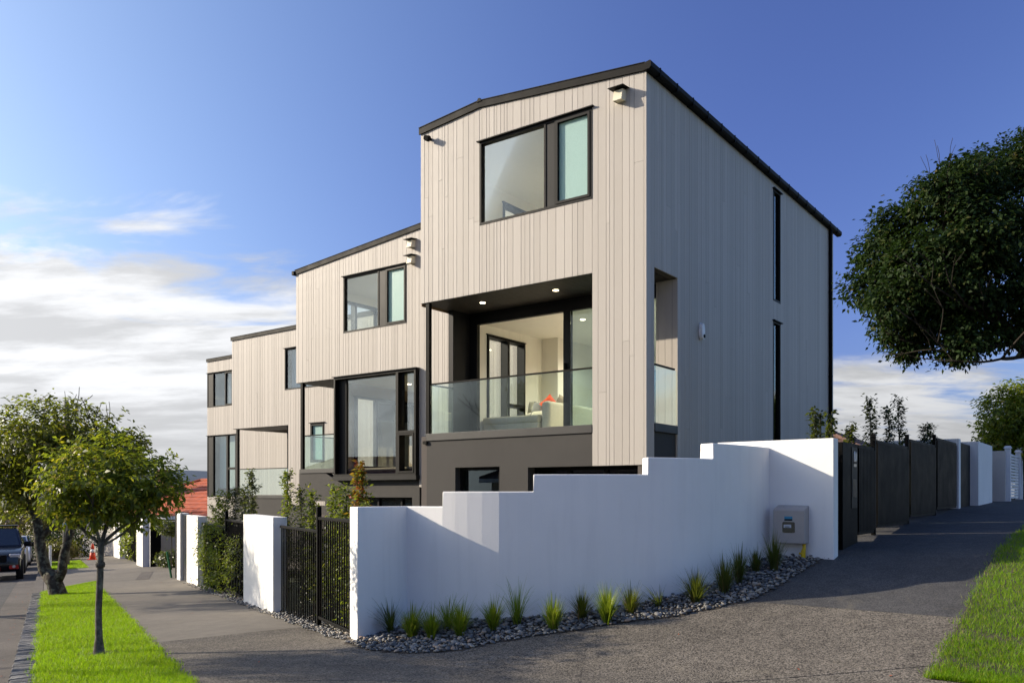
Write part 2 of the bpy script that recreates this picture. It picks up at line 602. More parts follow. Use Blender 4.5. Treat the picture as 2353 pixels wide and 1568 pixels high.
class MB:
    def __init__(self):
        self.v = []
        self.f = []

    def add(self, vs_, fs):
        k = len(self.v)
        self.v.extend([tuple(p) for p in vs_])
        self.f.extend([tuple(i + k for i in f) for f in fs])
        return self

    def hexa(self, p):       # 8 points: bottom ring 0-3, top ring 4-7
        return self.add(p, [(0, 3, 2, 1), (4, 5, 6, 7), (0, 1, 5, 4), (1, 2, 6, 5), (2, 3, 7, 6), (3, 0, 4, 7)])

    def box(self, x0, x1, y0, y1, z0, z1):
        return self.hexa([(x0, y0, z0), (x1, y0, z0), (x1, y1, z0), (x0, y1, z0), (x0, y0, z1), (x1, y0, z1), (x1, y1, z1), (x0, y1, z1)])

    def prism(self, poly, z0, z1, mp=lambda a, b, c: (a, b, c)):
        n = len(poly)
        vs_ = [mp(x, y, z0) for x, y in poly] + [mp(x, y, z1) for x, y in poly]
        fs = [tuple(range(n - 1, -1, -1)), tuple(range(n, 2 * n))]
        fs += [(i, (i + 1) % n, n + (i + 1) % n, n + i) for i in range(n)]
        return self.add(vs_, fs)

    def tube(self, pts, rad, seg=8, cap=True):
        pts = [Vector(p) for p in pts]
        n = len(pts)
        if not hasattr(rad, '__len__'):
            rad = [rad] * n
        k = len(self.v)
        prev = None
        for i, p in enumerate(pts):
            d = (pts[min(i + 1, n - 1)] - pts[max(i - 1, 0)])
            if d.length < 1e-9:
                d = Vector((0, 0, 1))
            d.normalize()
            if prev is None:
                ref = Vector((1, 0, 0)) if abs(d.x) < .9 else Vector((0, 1, 0))
                a = d.cross(ref).normalized()
            else:
                a = (prev - d * prev.dot(d))
                a = a.normalized() if a.length > 1e-6 else d.orthogonal().normalized()
            prev = a
            b = d.cross(a)
            for j in range(seg):
                t = 2 * math.pi * j / seg
                self.v.append(tuple(p + (a * math.cos(t) + b * math.sin(t)) * rad[i]))
        for i in range(n - 1):
            for j in range(seg):
                j2 = (j + 1) % seg
                self.f.append((k + i * seg + j, k + i * seg + j2, k + (i + 1) * seg + j2, k + (i + 1) * seg + j))
        if cap:
            self.f.append(tuple(k + j for j in range(seg - 1, -1, -1)))
            self.f.append(tuple(k + (n - 1) * seg + j for j in range(seg)))
        return self

    def lathe(self, prof, c=(0, 0, 0), seg=20, axis='z'):
        k = len(self.v)
        for r, h in prof:
            for j in range(seg):
                t = 2 * math.pi * j / seg
                a, b = r * math.cos(t), r * math.sin(t)
                if axis == 'z': q = (c[0] + a, c[1] + b, c[2] + h)
                elif axis == 'y': q = (c[0] + a, c[1] + h, c[2] + b)
                else: q = (c[0] + h, c[1] + a, c[2] + b)
                self.v.append(q)
        n = len(prof)
        for i in range(n - 1):
            for j in range(seg):
                j2 = (j + 1) % seg
                self.f.append((k + i * seg + j, k + i * seg + j2, k + (i + 1) * seg + j2, k + (i + 1) * seg + j))
        self.f.append(tuple(k + j for j in range(seg)))
        self.f.append(tuple(k + (n - 1) * seg + j for j in range(seg)))
        return self

    def build(self, name, mat, parent=None, smooth=False, bevel=0, fix=True, seg=2):
        me = bpy.data.meshes.new(name)
        me.from_pydata(self.v, [], self.f)
        if fix or bevel:
            bm = bmesh.new()
            bm.from_mesh(me)
            bmesh.ops.recalc_face_normals(bm, faces=bm.faces)
            if bevel:
                es = [e for e in bm.edges if len(e.link_faces) == 2 and e.calc_face_angle(0) > .4]
                bmesh.ops.bevel(bm, geom=es, offset=bevel, segments=seg, affect='EDGES', clamp_overlap=True, profile=.5)
            bm.to_mesh(me)
            bm.free()
        me.materials.append(MATS[mat])
        if smooth:
            me.polygons.foreach_set('use_smooth', [True] * len(me.polygons))
        return link(name, me, parent)


def np_mesh(name, verts, faces, mat, parent=None, rnd=None, smooth=False):
    """verts (N,3) array, faces (M,k) array."""
    me = bpy.data.meshes.new(name)
    verts = np.asarray(verts, np.float32); faces = np.asarray(faces, np.int32)
    M, k = faces.shape
    me.vertices.add(len(verts)); me.vertices.foreach_set('co', verts.ravel())
    me.loops.add(M * k); me.loops.foreach_set('vertex_index', faces.ravel())
    me.polygons.add(M)
    me.polygons.foreach_set('loop_start', np.arange(0, M * k, k, dtype=np.int32))
    me.polygons.foreach_set('loop_total', np.full(M, k, np.int32))
    if smooth:
        me.polygons.foreach_set('use_smooth', np.ones(M, bool))
    me.update(calc_edges=True)
    if rnd is not None:
        at = me.attributes.new('rnd', 'FLOAT', 'FACE')
        at.data.foreach_set('value', np.asarray(rnd, np.float32))
    me.materials.append(MATS[mat])
    return link(name, me, parent)


def sheet(name, quad, mat, nu, nv, lift, fn=AB, parent=None, skirt=0, kind='structure'):
    """bilinear grid over a quad of (p,q) corners that follows the ground."""
    (a0, b0), (a1, b1), (a2, b2), (a3, b3) = quad
    vs_ = []
    for i in range(nu + 1):
        u = i / nu
        for j in range(nv + 1):
            w = j / nv
            p = (a0 * (1 - u) + a1 * u) * (1 - w) + (a3 * (1 - u) + a2 * u) * w
            q = (b0 * (1 - u) + b1 * u) * (1 - w) + (b3 * (1 - u) + b2 * u) * w
            x, y = fn(p, q)
            vs_.append((x, y, gz(x, y) + lift))
    fs = []
    for i in range(nu):
        for j in range(nv):
            k = i * (nv + 1) + j
            fs.append((k, k + nv + 1, k + nv + 2, k + 1))
    m = MB().add(vs_, fs)
    if skirt:
        ring = [i * (nv + 1) for i in range(nu + 1)] + [nu * (nv + 1) + j for j in range(1, nv + 1)] + \
               [i * (nv + 1) + nv for i in range(nu - 1, -1, -1)] + [j for j in range(nv - 1, 0, -1)]
        k = len(m.v)
        m.v += [(m.v[i][0], m.v[i][1], m.v[i][2] - skirt) for i in ring]
        n = len(ring)
        m.f += [(ring[i], ring[(i + 1) % n], k + (i + 1) % n, k + i) for i in range(n)]
    o = m.build(name, mat, parent)
    if parent is None:
        o['kind'] = kind
    return o


def cut_sheet(name, bbox, step, mat, lift, planes, parent=None, skirt=0):
    """ground-following sheet cut to a convex outline; planes = (point, outward normal) in plan."""
    x0, x1, y0, y1 = bbox
    nx, ny = max(1, int((x1 - x0) / step)), max(1, int((y1 - y0) / step))
    bm = bmesh.new()
    g = [[bm.verts.new((x0 + (x1 - x0) * i / nx, y0 + (y1 - y0) * j / ny, 0)) for j in range(ny + 1)] for i in range(nx + 1)]
    for i in range(nx):
        for j in range(ny):
            bm.faces.new((g[i][j], g[i + 1][j], g[i + 1][j + 1], g[i][j + 1]))
    for (p, n) in planes:
        bmesh.ops.bisect_plane(bm, geom=bm.verts[:] + bm.edges[:] + bm.faces[:], plane_co=(p[0], p[1], 0), plane_no=(n[0], n[1], 0), clear_outer=True, dist=1e-5)
    be = [e for e in bm.edges if len(e.link_faces) == 1]
    for v in bm.verts:
        v.co.z = gz(v.co.x, v.co.y) + lift
    if skirt:
        r = bmesh.ops.extrude_edge_only(bm, edges=be)
        for v in r['geom']:
            if isinstance(v, bmesh.types.BMVert):
                v.co.z -= skirt
    me = bpy.data.meshes.new(name)
    if parent is not None:
        bmesh.ops.translate(bm, verts=bm.verts, vec=-Vector(parent.location))
    bm.to_mesh(me); bm.free()
    me.materials.append(MATS[mat])
    o = link(name, me, parent)
    if parent is None:
        o['kind'] = 'structure'
    return o


NA = (-.481, .877)      # plan directions used as outward normals
NB = (.877, .481)
NT_ = (D2[0], D2[1])
NW = (-D1[0], -D1[1])
neg = lambda n: (-n[0], -n[1])


# ------------------------------------------------------------------ ground
def build_ground():
    xs = np.concatenate([[-2500, -1200, -600, -300, -160, -100, -70], np.arange(-50, 50.1, 1.0), [60, 80, 120, 200, 400, 900, 2500]])
    ys = np.concatenate([[-300, -120, -60, -30], np.arange(-15, 70.1, 1.0), [80, 95, 120, 160, 240, 400, 800, 1800, 4000]])
    X, Y = np.meshgrid(xs, ys, indexing='ij')
    Z = gza(X, Y) - .20
    A = -.481 * (X - P0[0]) + .877 * (Y - P0[1]); B = .877 * (X - P0[0]) + .481 * (Y - P0[1])
    Z = np.where(B < -2.4, Z - .22, Z)
    Z = np.where(Y > 300, np.minimum(Z, -4 - (Y - 300) * .004), Z)
    V = np.stack([X, Y, Z], -1).reshape(-1, 3)
    nx, ny = X.shape
    i, j = np.meshgrid(np.arange(nx - 1), np.arange(ny - 1), indexing='ij')
    k = (i * ny + j).ravel()
    F = np.stack([k, k + ny, k + ny + 1, k + 1], -1)
    o = np_mesh('ground', V, F, 'field')
    o['kind'] = 'structure'
    # footpath of two poured slabs with an open joint, then paler concrete downhill
    fp = empty('footpath', (*AB(0, -1), gz(*AB(0, -1)))); tag(fp, kind='structure')
    inv = Matrix.Translation(-Vector(fp.location))

    def slab(quad, mat, nu, nv, lift):
        o = sheet('slab', quad, mat, nu, nv, lift, parent=fp, skirt=.08)
        o.data.transform(inv)
        return o
    J0, J1 = LN(.17, -4.18), LN(1.8, -3.13)
    jd = Vector((J1[0] - J0[0], J1[1] - J0[1])).normalized()
    jn = (-jd.y, jd.x)                              # points uphill, away from the camera
    off = lambda q, n, d: (q[0] + n[0] * d, q[1] + n[1] * d)
    edges = [(AB(0, -1.97), neg(NB)), (AB(1.93, 0), NA), (LN(0, -1.905), NT_)]
    cut_sheet('slab', (-5, 6.5, 2, 13), .25, 'path_aggregate', 0, edges + [(off(J0, jn, .007), neg(jn)), (LN(1.76, 0), NW)], fp, .12)
    cut_sheet('slab', (-8, 10, -6, 9), .3, 'path_aggregate', 0, edges + [(off(J0, jn, -.007), jn)], fp, .12)
    for a0, a1 in ((1.945, 6.9), (6.91, 11.9), (11.91, 16.6)):
        slab([(a1, -1.97), (a1, .25), (a0, .25), (a0, -1.97)], 'path_concrete', 10, 12, 0)
    sheet('footpath_joint', [(12.5, -1.9), (12.5, .2), (6.5, .2), (6.5, -1.9)], 'cut_line', 4, 10, -.05)
    slab([(70, -1.6), (70, .25), (16.615, .25), (16.615, -1.97)], 'path_concrete', 8, 60, 0)
    slab([(13.9, -3.18), (16.45, -1.985), (29.0, -1.70), (26.8, -3.18)], 'path_concrete', 6, 16, -.004)
    # driveway recess behind the footpath, reached through the gap in the piers
    slab([(16.0, .262), (24.3, .262), (24.3, 6), (16.0, 6)], 'path_concrete', 12, 10, .0)
    cutl = sheet('footpath_joint', [(1.99, -1.97), (1.99, .3), (-2.2, .3), (-2.2, -1.97)], 'cut_line', 4, 8, -.055)
    cut_sheet('footpath_base', (-3, 6, 4, 9), .25, 'cut_line', -.06, [(off(J0, jn, .2), jn), (off(J0, jn, -.2), neg(jn))])
    # lane running uphill beside the black fence
    cut_sheet('lane', (2, 45, 7, 62), .4, 'lane_asphalt', .001, [(LN(0, -1.893), neg(NT_)), (LN(0, 60), NT_), (LN(-.5, 0), neg(NW)), (LN(1.745, 0), NW)], None, .1)
    # road and gutter
    sheet('road', [(-40, -3.95), (110, -3.95), (110, -11.5), (-40, -11.5)], 'road_asphalt', 150, 8, -.135)
    sheet('gutter', [(-40, -3.42), (110, -3.42), (110, -3.945), (-40, -3.945)], 'gutter_concrete', 150, 3, -.13)
    sheet('far_footpath', [(-40, -11.6), (110, -11.6), (110, -14), (-40, -14)], 'path_concrete', 100, 3, -.02, skirt=.15)
    # verges (soil sheet that carries the grass)
    sheet('verge', [(-9, -3.17), (13.9, -3.17), (16.45, -1.985), (-9, -1.985)], 'soil', 40, 6, .012)
    sheet('verge', [(26.8, -3.17), (44, -3.17), (44, -1.62), (28.95, -1.69)], 'soil', 12, 6, .012)
    cut_sheet('verge', (3, 24, 5, 34), .35, 'soil', .012, [(LN(0, -3.5), neg(NT_)), (LN(0, 26), NT_), (LN(1.75, 0), neg(NW)), (LN(5.5, 0), NW)])
    # kerb of split stones, plain concrete past the crossing
    kb = empty('kerb', (*AB(5, -3.3), gz(*AB(5, -3.3)) - .1)); tag(kb, kind='structure')
    a = -6.0
    while a < 13.8:
        L_ = random.uniform(.045, .10)
        m = MB()
        o0, o1 = random.uniform(-.008, .008), random.uniform(-.02, .02)
        pts = []
        for zz in (0, 1):
            for (aa, bb) in ((a + .004, -3.41 + o0), (a + L_ - .004, -3.41 + o0), (a + L_ - .004, -3.165 + o1), (a + .004, -3.165 + o1)):
                x, y = AB(aa, bb)
                pts.append((x, y, gz(x, y) - .2 if zz == 0 else gz(x, y) + random.uniform(-.010, .008)))
        m.hexa(pts)
        o = m.build('kerb_stone', 'kerb_stone', kb, bevel=.008, seg=1)
        o.data.transform(Matrix.Translation(-Vector(kb.location)))
        a += L_
    m = MB()
    for i in range(30):
        a0 = 13.82 + i * 2.2
        p = []
        for zz in (-.2, -.002):
            for (aa, bb) in ((a0, -3.41), (a0 + 2.19, -3.41), (a0 + 2.19, -3.19), (a0, -3.19)):
                x, y = AB(aa, bb); p.append((x - kb.location.x, y - kb.location.y, gz(x, y) + zz - kb.location.z))
        m.hexa(p)
    m.build('concrete_edge', 'gutter_concrete', kb)
    # crack and hairlines in the near slab
    def ribbon(name, pts, w):
        m = MB(); v = []
        for i, (a, b) in enumerate(pts):
            ww = w * random.uniform(.4, 1.3)
            for s_ in (-1, 1):
                x, y = AB(a + s_ * ww * .5, b + s_ * ww * .3); v.append((x - fp.location.x, y - fp.location.y, gz(x, y) + .003 - fp.location.z))
        m.add(v, [(2 * i, 2 * i + 1, 2 * i + 3, 2 * i + 2) for i in range(len(pts) - 1)])
        m.build(name, 'cut_line', fp)
    pts = []
    for i in range(40):
        t = i / 39
        pts.append((-2.10 - 2.0 * t + random.uniform(-.02, .02), 1.79 - 1.45 * t + random.uniform(-.02, .02)))
    ribbon('crack', pts, .014)


build_ground()


# ------------------------------------------------------------------ grass
def blades(name, pts, hmin, hmax, wid, mat, lean=.5, seed=1):
    rng = np.random.default_rng(seed)
    x, y = pts[:, 0], pts[:, 1]
    bare = np.sin(x * 2.3 + 2 * np.sin(y * 1.7)) * np.sin(y * 3.1 + 1.6 * np.sin(x * 2.9)) + .5 * np.sin(x * 7.3 + y * 5.1)
    keep = rng.random(len(pts)) > np.clip((bare - .75) * .9, 0, .6)
    keep &= np.hypot(x + 4.73, y - 9.68) > rng.uniform(.05, .30, len(x))
    pts = pts[keep]
    n = len(pts)
    h = rng.uniform(hmin, hmax, n)
    th = rng.uniform(0, 2 * math.pi, n)
    ld = rng.uniform(0, 2 * math.pi, n); lm = rng.uniform(.1, lean, n) * h
    b = np.stack([np.cos(th), np.sin(th), np.zeros(n)], -1) * (wid * rng.uniform(.6, 1.3, n))[:, None]
    tip = pts + np.stack([np.cos(ld) * lm, np.sin(ld) * lm, h], -1)
    V = np.stack([pts - b, pts + b, tip], 1).reshape(-1, 3)
    F = np.arange(3 * n).reshape(n, 3)
    x, y = pts[:, 0], pts[:, 1]
    patch = .5 + .5 * np.sin(x * 3.1 + 1.3 * np.sin(y * 2.3)) * np.sin(y * 2.7 + 1.1 * np.sin(x * 1.9))
    r = np.clip(rng.uniform(0, .75, n) * .7 + patch * .35, 0, .9)
    r = np.where(rng.random(n) < .10, .97, r)
    return np_mesh(name, V, F, mat, None, r)


def ab_pts(quad_fn, n, rng):
    u, w = rng.random(n), rng.random(n)
    a, b = quad_fn(u, w)
    x = P0[0] - .481 * a + .877 * b; y = P0[1] + .877 * a + .481 * b
    return np.stack([x, y, gza(x, y) + .008], -1)


rng = np.random.default_rng(3)


def vq(u, w):
    a = -1.8 + 18.2 * u ** 1.5
    b = -3.19 + 1.24 * w + .03 * np.sin(a * 3.7) * np.sin(a * 9.1) + rng.normal(0, .032, len(a))
    lim = np.where(a > 13.8, -3.17 + (a - 13.8) * .47, -9)
    b = np.maximum(b, lim + .05 * rng.random(len(a)))
    return a, b


tag(blades('grass', ab_pts(vq, 150000, rng), .022, .060, .0032, 'grass_blade', .9, 4),
    'bright green mown grass of the street verge beside the kerb', 'grass', kind='stuff')
tag(blades('grass', ab_pts(lambda u, w: (27.2 + 9.5 * u, -3.15 + 1.45 * w), 14000, rng), .03, .07, .008, 'grass_blade', .9, 5),
    'small island of green grass between driveway crossings', 'grass', kind='stuff')


def rv_pts(n):
    t = -3.5 + 20 * rng.random(n) ** 1.8; w = 1.75 + 2.6 * rng.random(n) + .035 * np.sin(t * 2.9) * np.sin(t * 6.3) + rng.normal(0, .035, n)
    x = W0[0] - D1[0] * w + D2[0] * t; y = W0[1] - D1[1] * w + D2[1] * t
    return np.stack([x, y, gza(x, y) + .008], -1)


tag(blades('grass', rv_pts(170000), .022, .062, .0030, 'grass_blade', .9, 6),
    'green grass verge along the right side of the lane', 'grass', kind='stuff')


# ------------------------------------------------------------------ cladding and wall builders
def spans(p0, p1, z0, ztop, openings, breaks):
    """columns (pL,pR,[(zb,ztL,ztR)...]) of a wall with rectangular openings."""
    out = []
    for pl, pr in zip(breaks[:-1], breaks[1:]):
        pm = (pl + pr) / 2
        segs = [(z0, None)]
        for (a, b, c, d) in sorted(openings, key=lambda o: o[2]):
            if a < pm < b:
                new = []
                for (s0, s1) in segs:
                    e1 = s1 if s1 is not None else 1e9
                    if d <= s0 or c >= e1:
                        new.append((s0, s1)); continue
                    if c > s0 + .005:
                        new.append((s0, c))
                    if d < e1 - .005 and d < ztop(pm) - .01:
                        new.append((d, s1))
                segs = new
        out.append((pl, pr, segs))
    return out


def shell(m, mp, p0, p1, z0, ztop, openings, d0, d1, extra=()):
    br = sorted(set([p0, p1] + [x for o in openings for x in o[:2] if p0 < x < p1] + [x for x in extra if p0 < x < p1]))
    for pl, pr, segs in spans(p0, p1, z0, ztop, openings, br):
        for (a, b) in segs:
            tl = b if b is not None else ztop(pl); tr = b if b is not None else ztop(pr)
            m.hexa([mp(pl, d0, a), mp(pr, d0, a), mp(pr, d1, a), mp(pl, d1, a), mp(pl, d0, tl), mp(pr, d0, tr), mp(pr, d1, tr), mp(pl, d1, tl)])
    return m


WID = [.068, .09, .09, .115, .115, .14, .14, .165, .19]


def boards(parent, mp, p0, p1, z0, ztop, openings, extra=(), split=.3, seed=1, scale=1.0, th=.022):
    rnd = random.Random(seed)
    fixed = sorted(set([p0, p1] + [x for o in openings for x in o[:2] if p0 < x < p1] + [x for x in extra if p0 < x < p1]))
    br = [fixed[0]]
    for a, b in zip(fixed[:-1], fixed[1:]):
        x = a
        while True:
            w = rnd.choice(WID) * scale
            if x + w > b - .05:
                break
            x += w
            br.append(x)
        br.append(b)
    cnt = 0
    for pl, pr, segs in spans(p0, p1, z0, ztop, openings, br):
        if pr - pl < .012:
            continue
        for (a, b) in segs:
            tl = b if b is not None else ztop(pl); tr = b if b is not None else ztop(pr)
            cuts = [a]
            if min(tl, tr) - a > 1.6 and rnd.random() < split:
                cuts.append(rnd.uniform(a + .6, min(tl, tr) - .6))
            cuts.append(None)
            for lo, hi in zip(cuts[:-1], cuts[1:]):
                q0 = lo + (.002 if lo != a else 0)
                hl, hr = (tl, tr) if hi is None else (hi - .002, hi - .002)
                g, c = .0018, .003
                t_ = th + rnd.uniform(-.0015, .0015)
                prof = [(pl + g, 0), (pl + g, t_ - c), (pl + g + c, t_), (pr - g - c, t_), (pr - g, t_ - c), (pr - g, 0)]
                n = 6
                vs_ = [mp(p, d, q0) for p, d in prof]
                for p, d in prof:
                    k = (p - pl) / (pr - pl)
                    vs_.append(mp(p, d, hl + (hr - hl) * k))
                fs = [tuple(range(n)), tuple(range(2 * n - 1, n - 1, -1))] + [(i, i + 1, n + i + 1, n + i) for i in range(n - 1)]
                me = bpy.data.meshes.new('board')
                # own origin low on the board so that the grain differs from board to board
                ox, oy, oz = vs_[0]
                me.from_pydata([(v[0] - ox, v[1] - oy, v[2] - oz) for v in vs_], [], fs)
                me.materials.append(MATS['cedar_cladding'])
                o = link('board', me, parent, (ox, oy, oz))
                bm = bmesh.new(); bm.from_mesh(me); bmesh.ops.recalc_face_normals(bm, faces=bm.faces); bm.to_mesh(me); bm.free()
                cnt += 1
    return cnt


def window(parent, mp, rect, bars=(), panes=(), panels=(), sashes=(), fr=.045, dout=.03, din=-.09, name='window', mat='dark_frame', flash=True):
    p0, p1, z0, z1 = rect
    m = MB()

    def bar(a, b, c, d, e0=din, e1=dout):
        m.hexa([mp(a, e0, c), mp(b, e0, c), mp(b, e1, c), mp(a, e1, c), mp(a, e0, d), mp(b, e0, d), mp(b, e1, d), mp(a, e1, d)])
    bar(p0, p1, z0, z0 + fr); bar(p0, p1, z1 - fr, z1)
    bar(p0, p0 + fr, z0 + fr, z1 - fr); bar(p1 - fr, p1, z0 + fr, z1 - fr)
    for b in bars:
        bar(*b, din + .01, dout - .004)
    if flash:
        bar(p0 - .04, p1 + .04, z1, z1 + .018, din, dout + .05)
    w = m.build(name, mat, parent)
    for (a, b, c, d) in sashes:
        s = MB()
        for (q0, q1, r0, r1) in ((a, b, c, c + .045), (a, b, d - .045, d), (a, a + .045, c + .045, d - .045), (b - .045, b, c + .045, d - .045)):
            s.hexa([mp(q0, -.05, r0), mp(q1, -.05, r0), mp(q1, dout + .012, r0), mp(q0, dout + .012, r0), mp(q0, -.05, r1), mp(q1, -.05, r1), mp(q1, dout + .012, r1), mp(q0, dout + .012, r1)])
        s.build('sash', mat, w)
    for (a, b, c, d, g) in panes:
        MB().hexa([mp(a, -.032, c), mp(b, -.032, c), mp(b, -.024, c), mp(a, -.024, c), mp(a, -.032, d), mp(b, -.032, d), mp(b, -.024, d), mp(a, -.024, d)]).build('pane', g, w)
    for (a, b, c, d) in panels:
        MB().hexa([mp(a, -.06, c), mp(b, -.06, c), mp(b, .012, c), mp(a, .012, c), mp(a, -.06, d), mp(b, -.06, d), mp(b, .012, d), mp(a, .012, d)]).build('panel', 'grey_panel', w)
    return w


ROT = math.atan2(-.5923, .8057)


def make_house(s0, t0, label):
    x, y = ST(s0, t0)
    h = empty('townhouse', (x, y, 0), ROT)
    tag(h, label, 'house', 'row of stepped timber townhouses')
    F = lambda s, d, z: (-(s - s0), -d, z)               # front facing plane, d outwards
    S = lambda t, d, z: (d, t - t0, z)                   # right hand side plane (s = s0)
    return h, F, S


def room(h, mp, s_a, s_b, t_a, t_b, z_a, z_b, left_open=(), back_mat='interior_paint', floor_mat='interior_paint', t0=0, right_open=(), wall_mat='interior_paint'):
    """interior box seen through the glazing; mp(s,d,z) with d=-(t-t0)."""
    P = lambda s, t, z: mp(s, -(t - t0), z)

    def bx(m, sa, sb, ta, tb, za, zb):
        m.hexa([P(sa, ta, za), P(sb, ta, za), P(sb, tb, za), P(sa, tb, za), P(sa, ta, zb), P(sb, ta, zb), P(sb, tb, zb), P(sa, tb, zb)])
    m = MB(); bx(m, s_a, s_b, t_a, t_b, z_b, z_b + .05); m.build('ceiling', 'interior_paint', h)
    m = MB(); bx(m, s_a, s_b, t_a, t_b, z_a - .05, z_a); m.build('floor', floor_mat, h)
    m = MB(); bx(m, s_a, s_b, t_b, t_b + .05, z_a, z_b); m.build('interior_wall', back_mat, h)
    L_ = lambda t, d, z: P(s_b + d, t, z)
    m = MB(); shell(m, L_, t_a, t_b, z_a, lambda p: z_b, list(left_open), 0, .05); m.build('interior_wall', wall_mat, h)
    R_ = lambda t, d, z: P(s_a - d, t, z)
    m = MB(); shell(m, R_, t_a, t_b, z_a, lambda p: z_b, list(right_open), 0, .05); m.build('interior_wall', wall_mat, h)


def downlight(h, mp, s, t, z, t0, r=.048, power=0):
    P = mp(s, -(t - t0), z)
    m = MB().lathe([(r, -.004), (r, .004)], P, 16)
    o = m.build('downlight', 'lamp_glow', h)
    MB().lathe([(r + .012, -.003), (r + .012, .002), (r + .001, .002), (r + .001, -.003)], P, 16).build('trim_ring', 'white_plastic', o)
    if power:
        ld = bpy.data.lights.new('downlight_lamp', 'SPOT')
        ld.energy = power; ld.color = (1, .93, .80); ld.spot_size = R(150); ld.spot_blend = .8; ld.shadow_soft_size = .05
        l = bpy.data.objects.new('downlight_lamp', ld)
        col.objects.link(l); l.parent = h; l.location = (P[0], P[1], P[2] - .03)


def roof(h, s_list, z_list, s0, t0, depth, fasc=.13, over=.06):
    """roof sheet over the gable profile with dark barge fascia at the front."""
    n = len(s_list)
    m = MB()
    for i in range(n - 1):
        a, b = s_list[i], s_list[i + 1]
        za, zb = z_list[i], z_list[i + 1]
        m.hexa([(-(a - s0), -over + .03, za + .02), (-(b - s0), -over + .03, zb + .02), (-(b - s0), depth, zb + .02), (-(a - s0), depth, za + .02),
                (-(a - s0), -over + .03, za + fasc - .02), (-(b - s0), -over + .03, zb + fasc - .02), (-(b - s0), depth, zb + fasc - .02), (-(a - s0), depth, za + fasc - .02)])
    m.build('roof', 'fascia_metal', h)
    for i in range(n - 1):
        a, b = s_list[i], s_list[i + 1]
        za, zb = z_list[i], z_list[i + 1]
        m = MB().hexa([(-(a - s0), -over, za), (-(b - s0), -over, zb), (-(b - s0), -over + .03, zb), (-(a - s0), -over + .03, za),
                       (-(a - s0), -over, za + fasc), (-(b - s0), -over, zb + fasc), (-(b - s0), -over + .03, zb + fasc), (-(a - s0), -over + .03, za + fasc)])
        f = m.build('fascia', 'fascia_metal', h)
        MB().hexa([(-(a - s0), -over - .012, za + fasc), (-(b - s0), -over - .012, zb + fasc), (-(b - s0), .16, zb + fasc), (-(a - s0), .16, za + fasc),
                   (-(a - s0), -over - .012, za + fasc + .012), (-(b - s0), -over - .012, zb + fasc + .012), (-(b - s0), .16, zb + fasc + .012), (-(a - s0), .16, za + fasc + .012)]).build('barge_cap', 'fascia_metal', f)


def vent(h, mp, s, z):
    m = MB()
    prof = [(0, 0), (.20, -.02), (.155, .17), (0, .19)]       # d, z
    v = [mp(s - .085, d, z + q) for d, q in prof] + [mp(s + .085, d, z + q) for d, q in prof]
    m.add(v, [(0, 1, 2, 3), (7, 6, 5, 4), (1, 5, 6, 2), (2, 6, 7, 3), (0, 3, 7, 4)])
    m.add([mp(s - .075, .01, z + .01), mp(s - .075, .18, z - .006), mp(s + .075, .18, z - .006), mp(s + .075, .01, z + .01)], [(0, 1, 2, 3)])
    o = m.build('vent_hood', 'vent_cream', h, fix=False)
    MB().hexa([mp(s - .15, 0, z + .21), mp(s + .15, 0, z + .21), mp(s + .15, .26, z + .185), mp(s - .15, .26, z + .185),
               mp(s - .15, 0, z + .222), mp(s + .15, 0, z + .222), mp(s + .15, .26, z + .197), mp(s - .15, .26, z + .197)]).build('rain_cap', 'black_metal', o)
    MB().hexa([mp(s - .07, .02, z + .015), mp(s + .07, .02, z + .015), mp(s + .07, .19, z + .0), mp(s - .07, .19, z + .0),
               mp(s - .07, .02, z + .06), mp(s + .07, .02, z + .06), mp(s + .07, .17, z + .05), mp(s - .07, .17, z + .05)]).build('grille', 'backing', o)


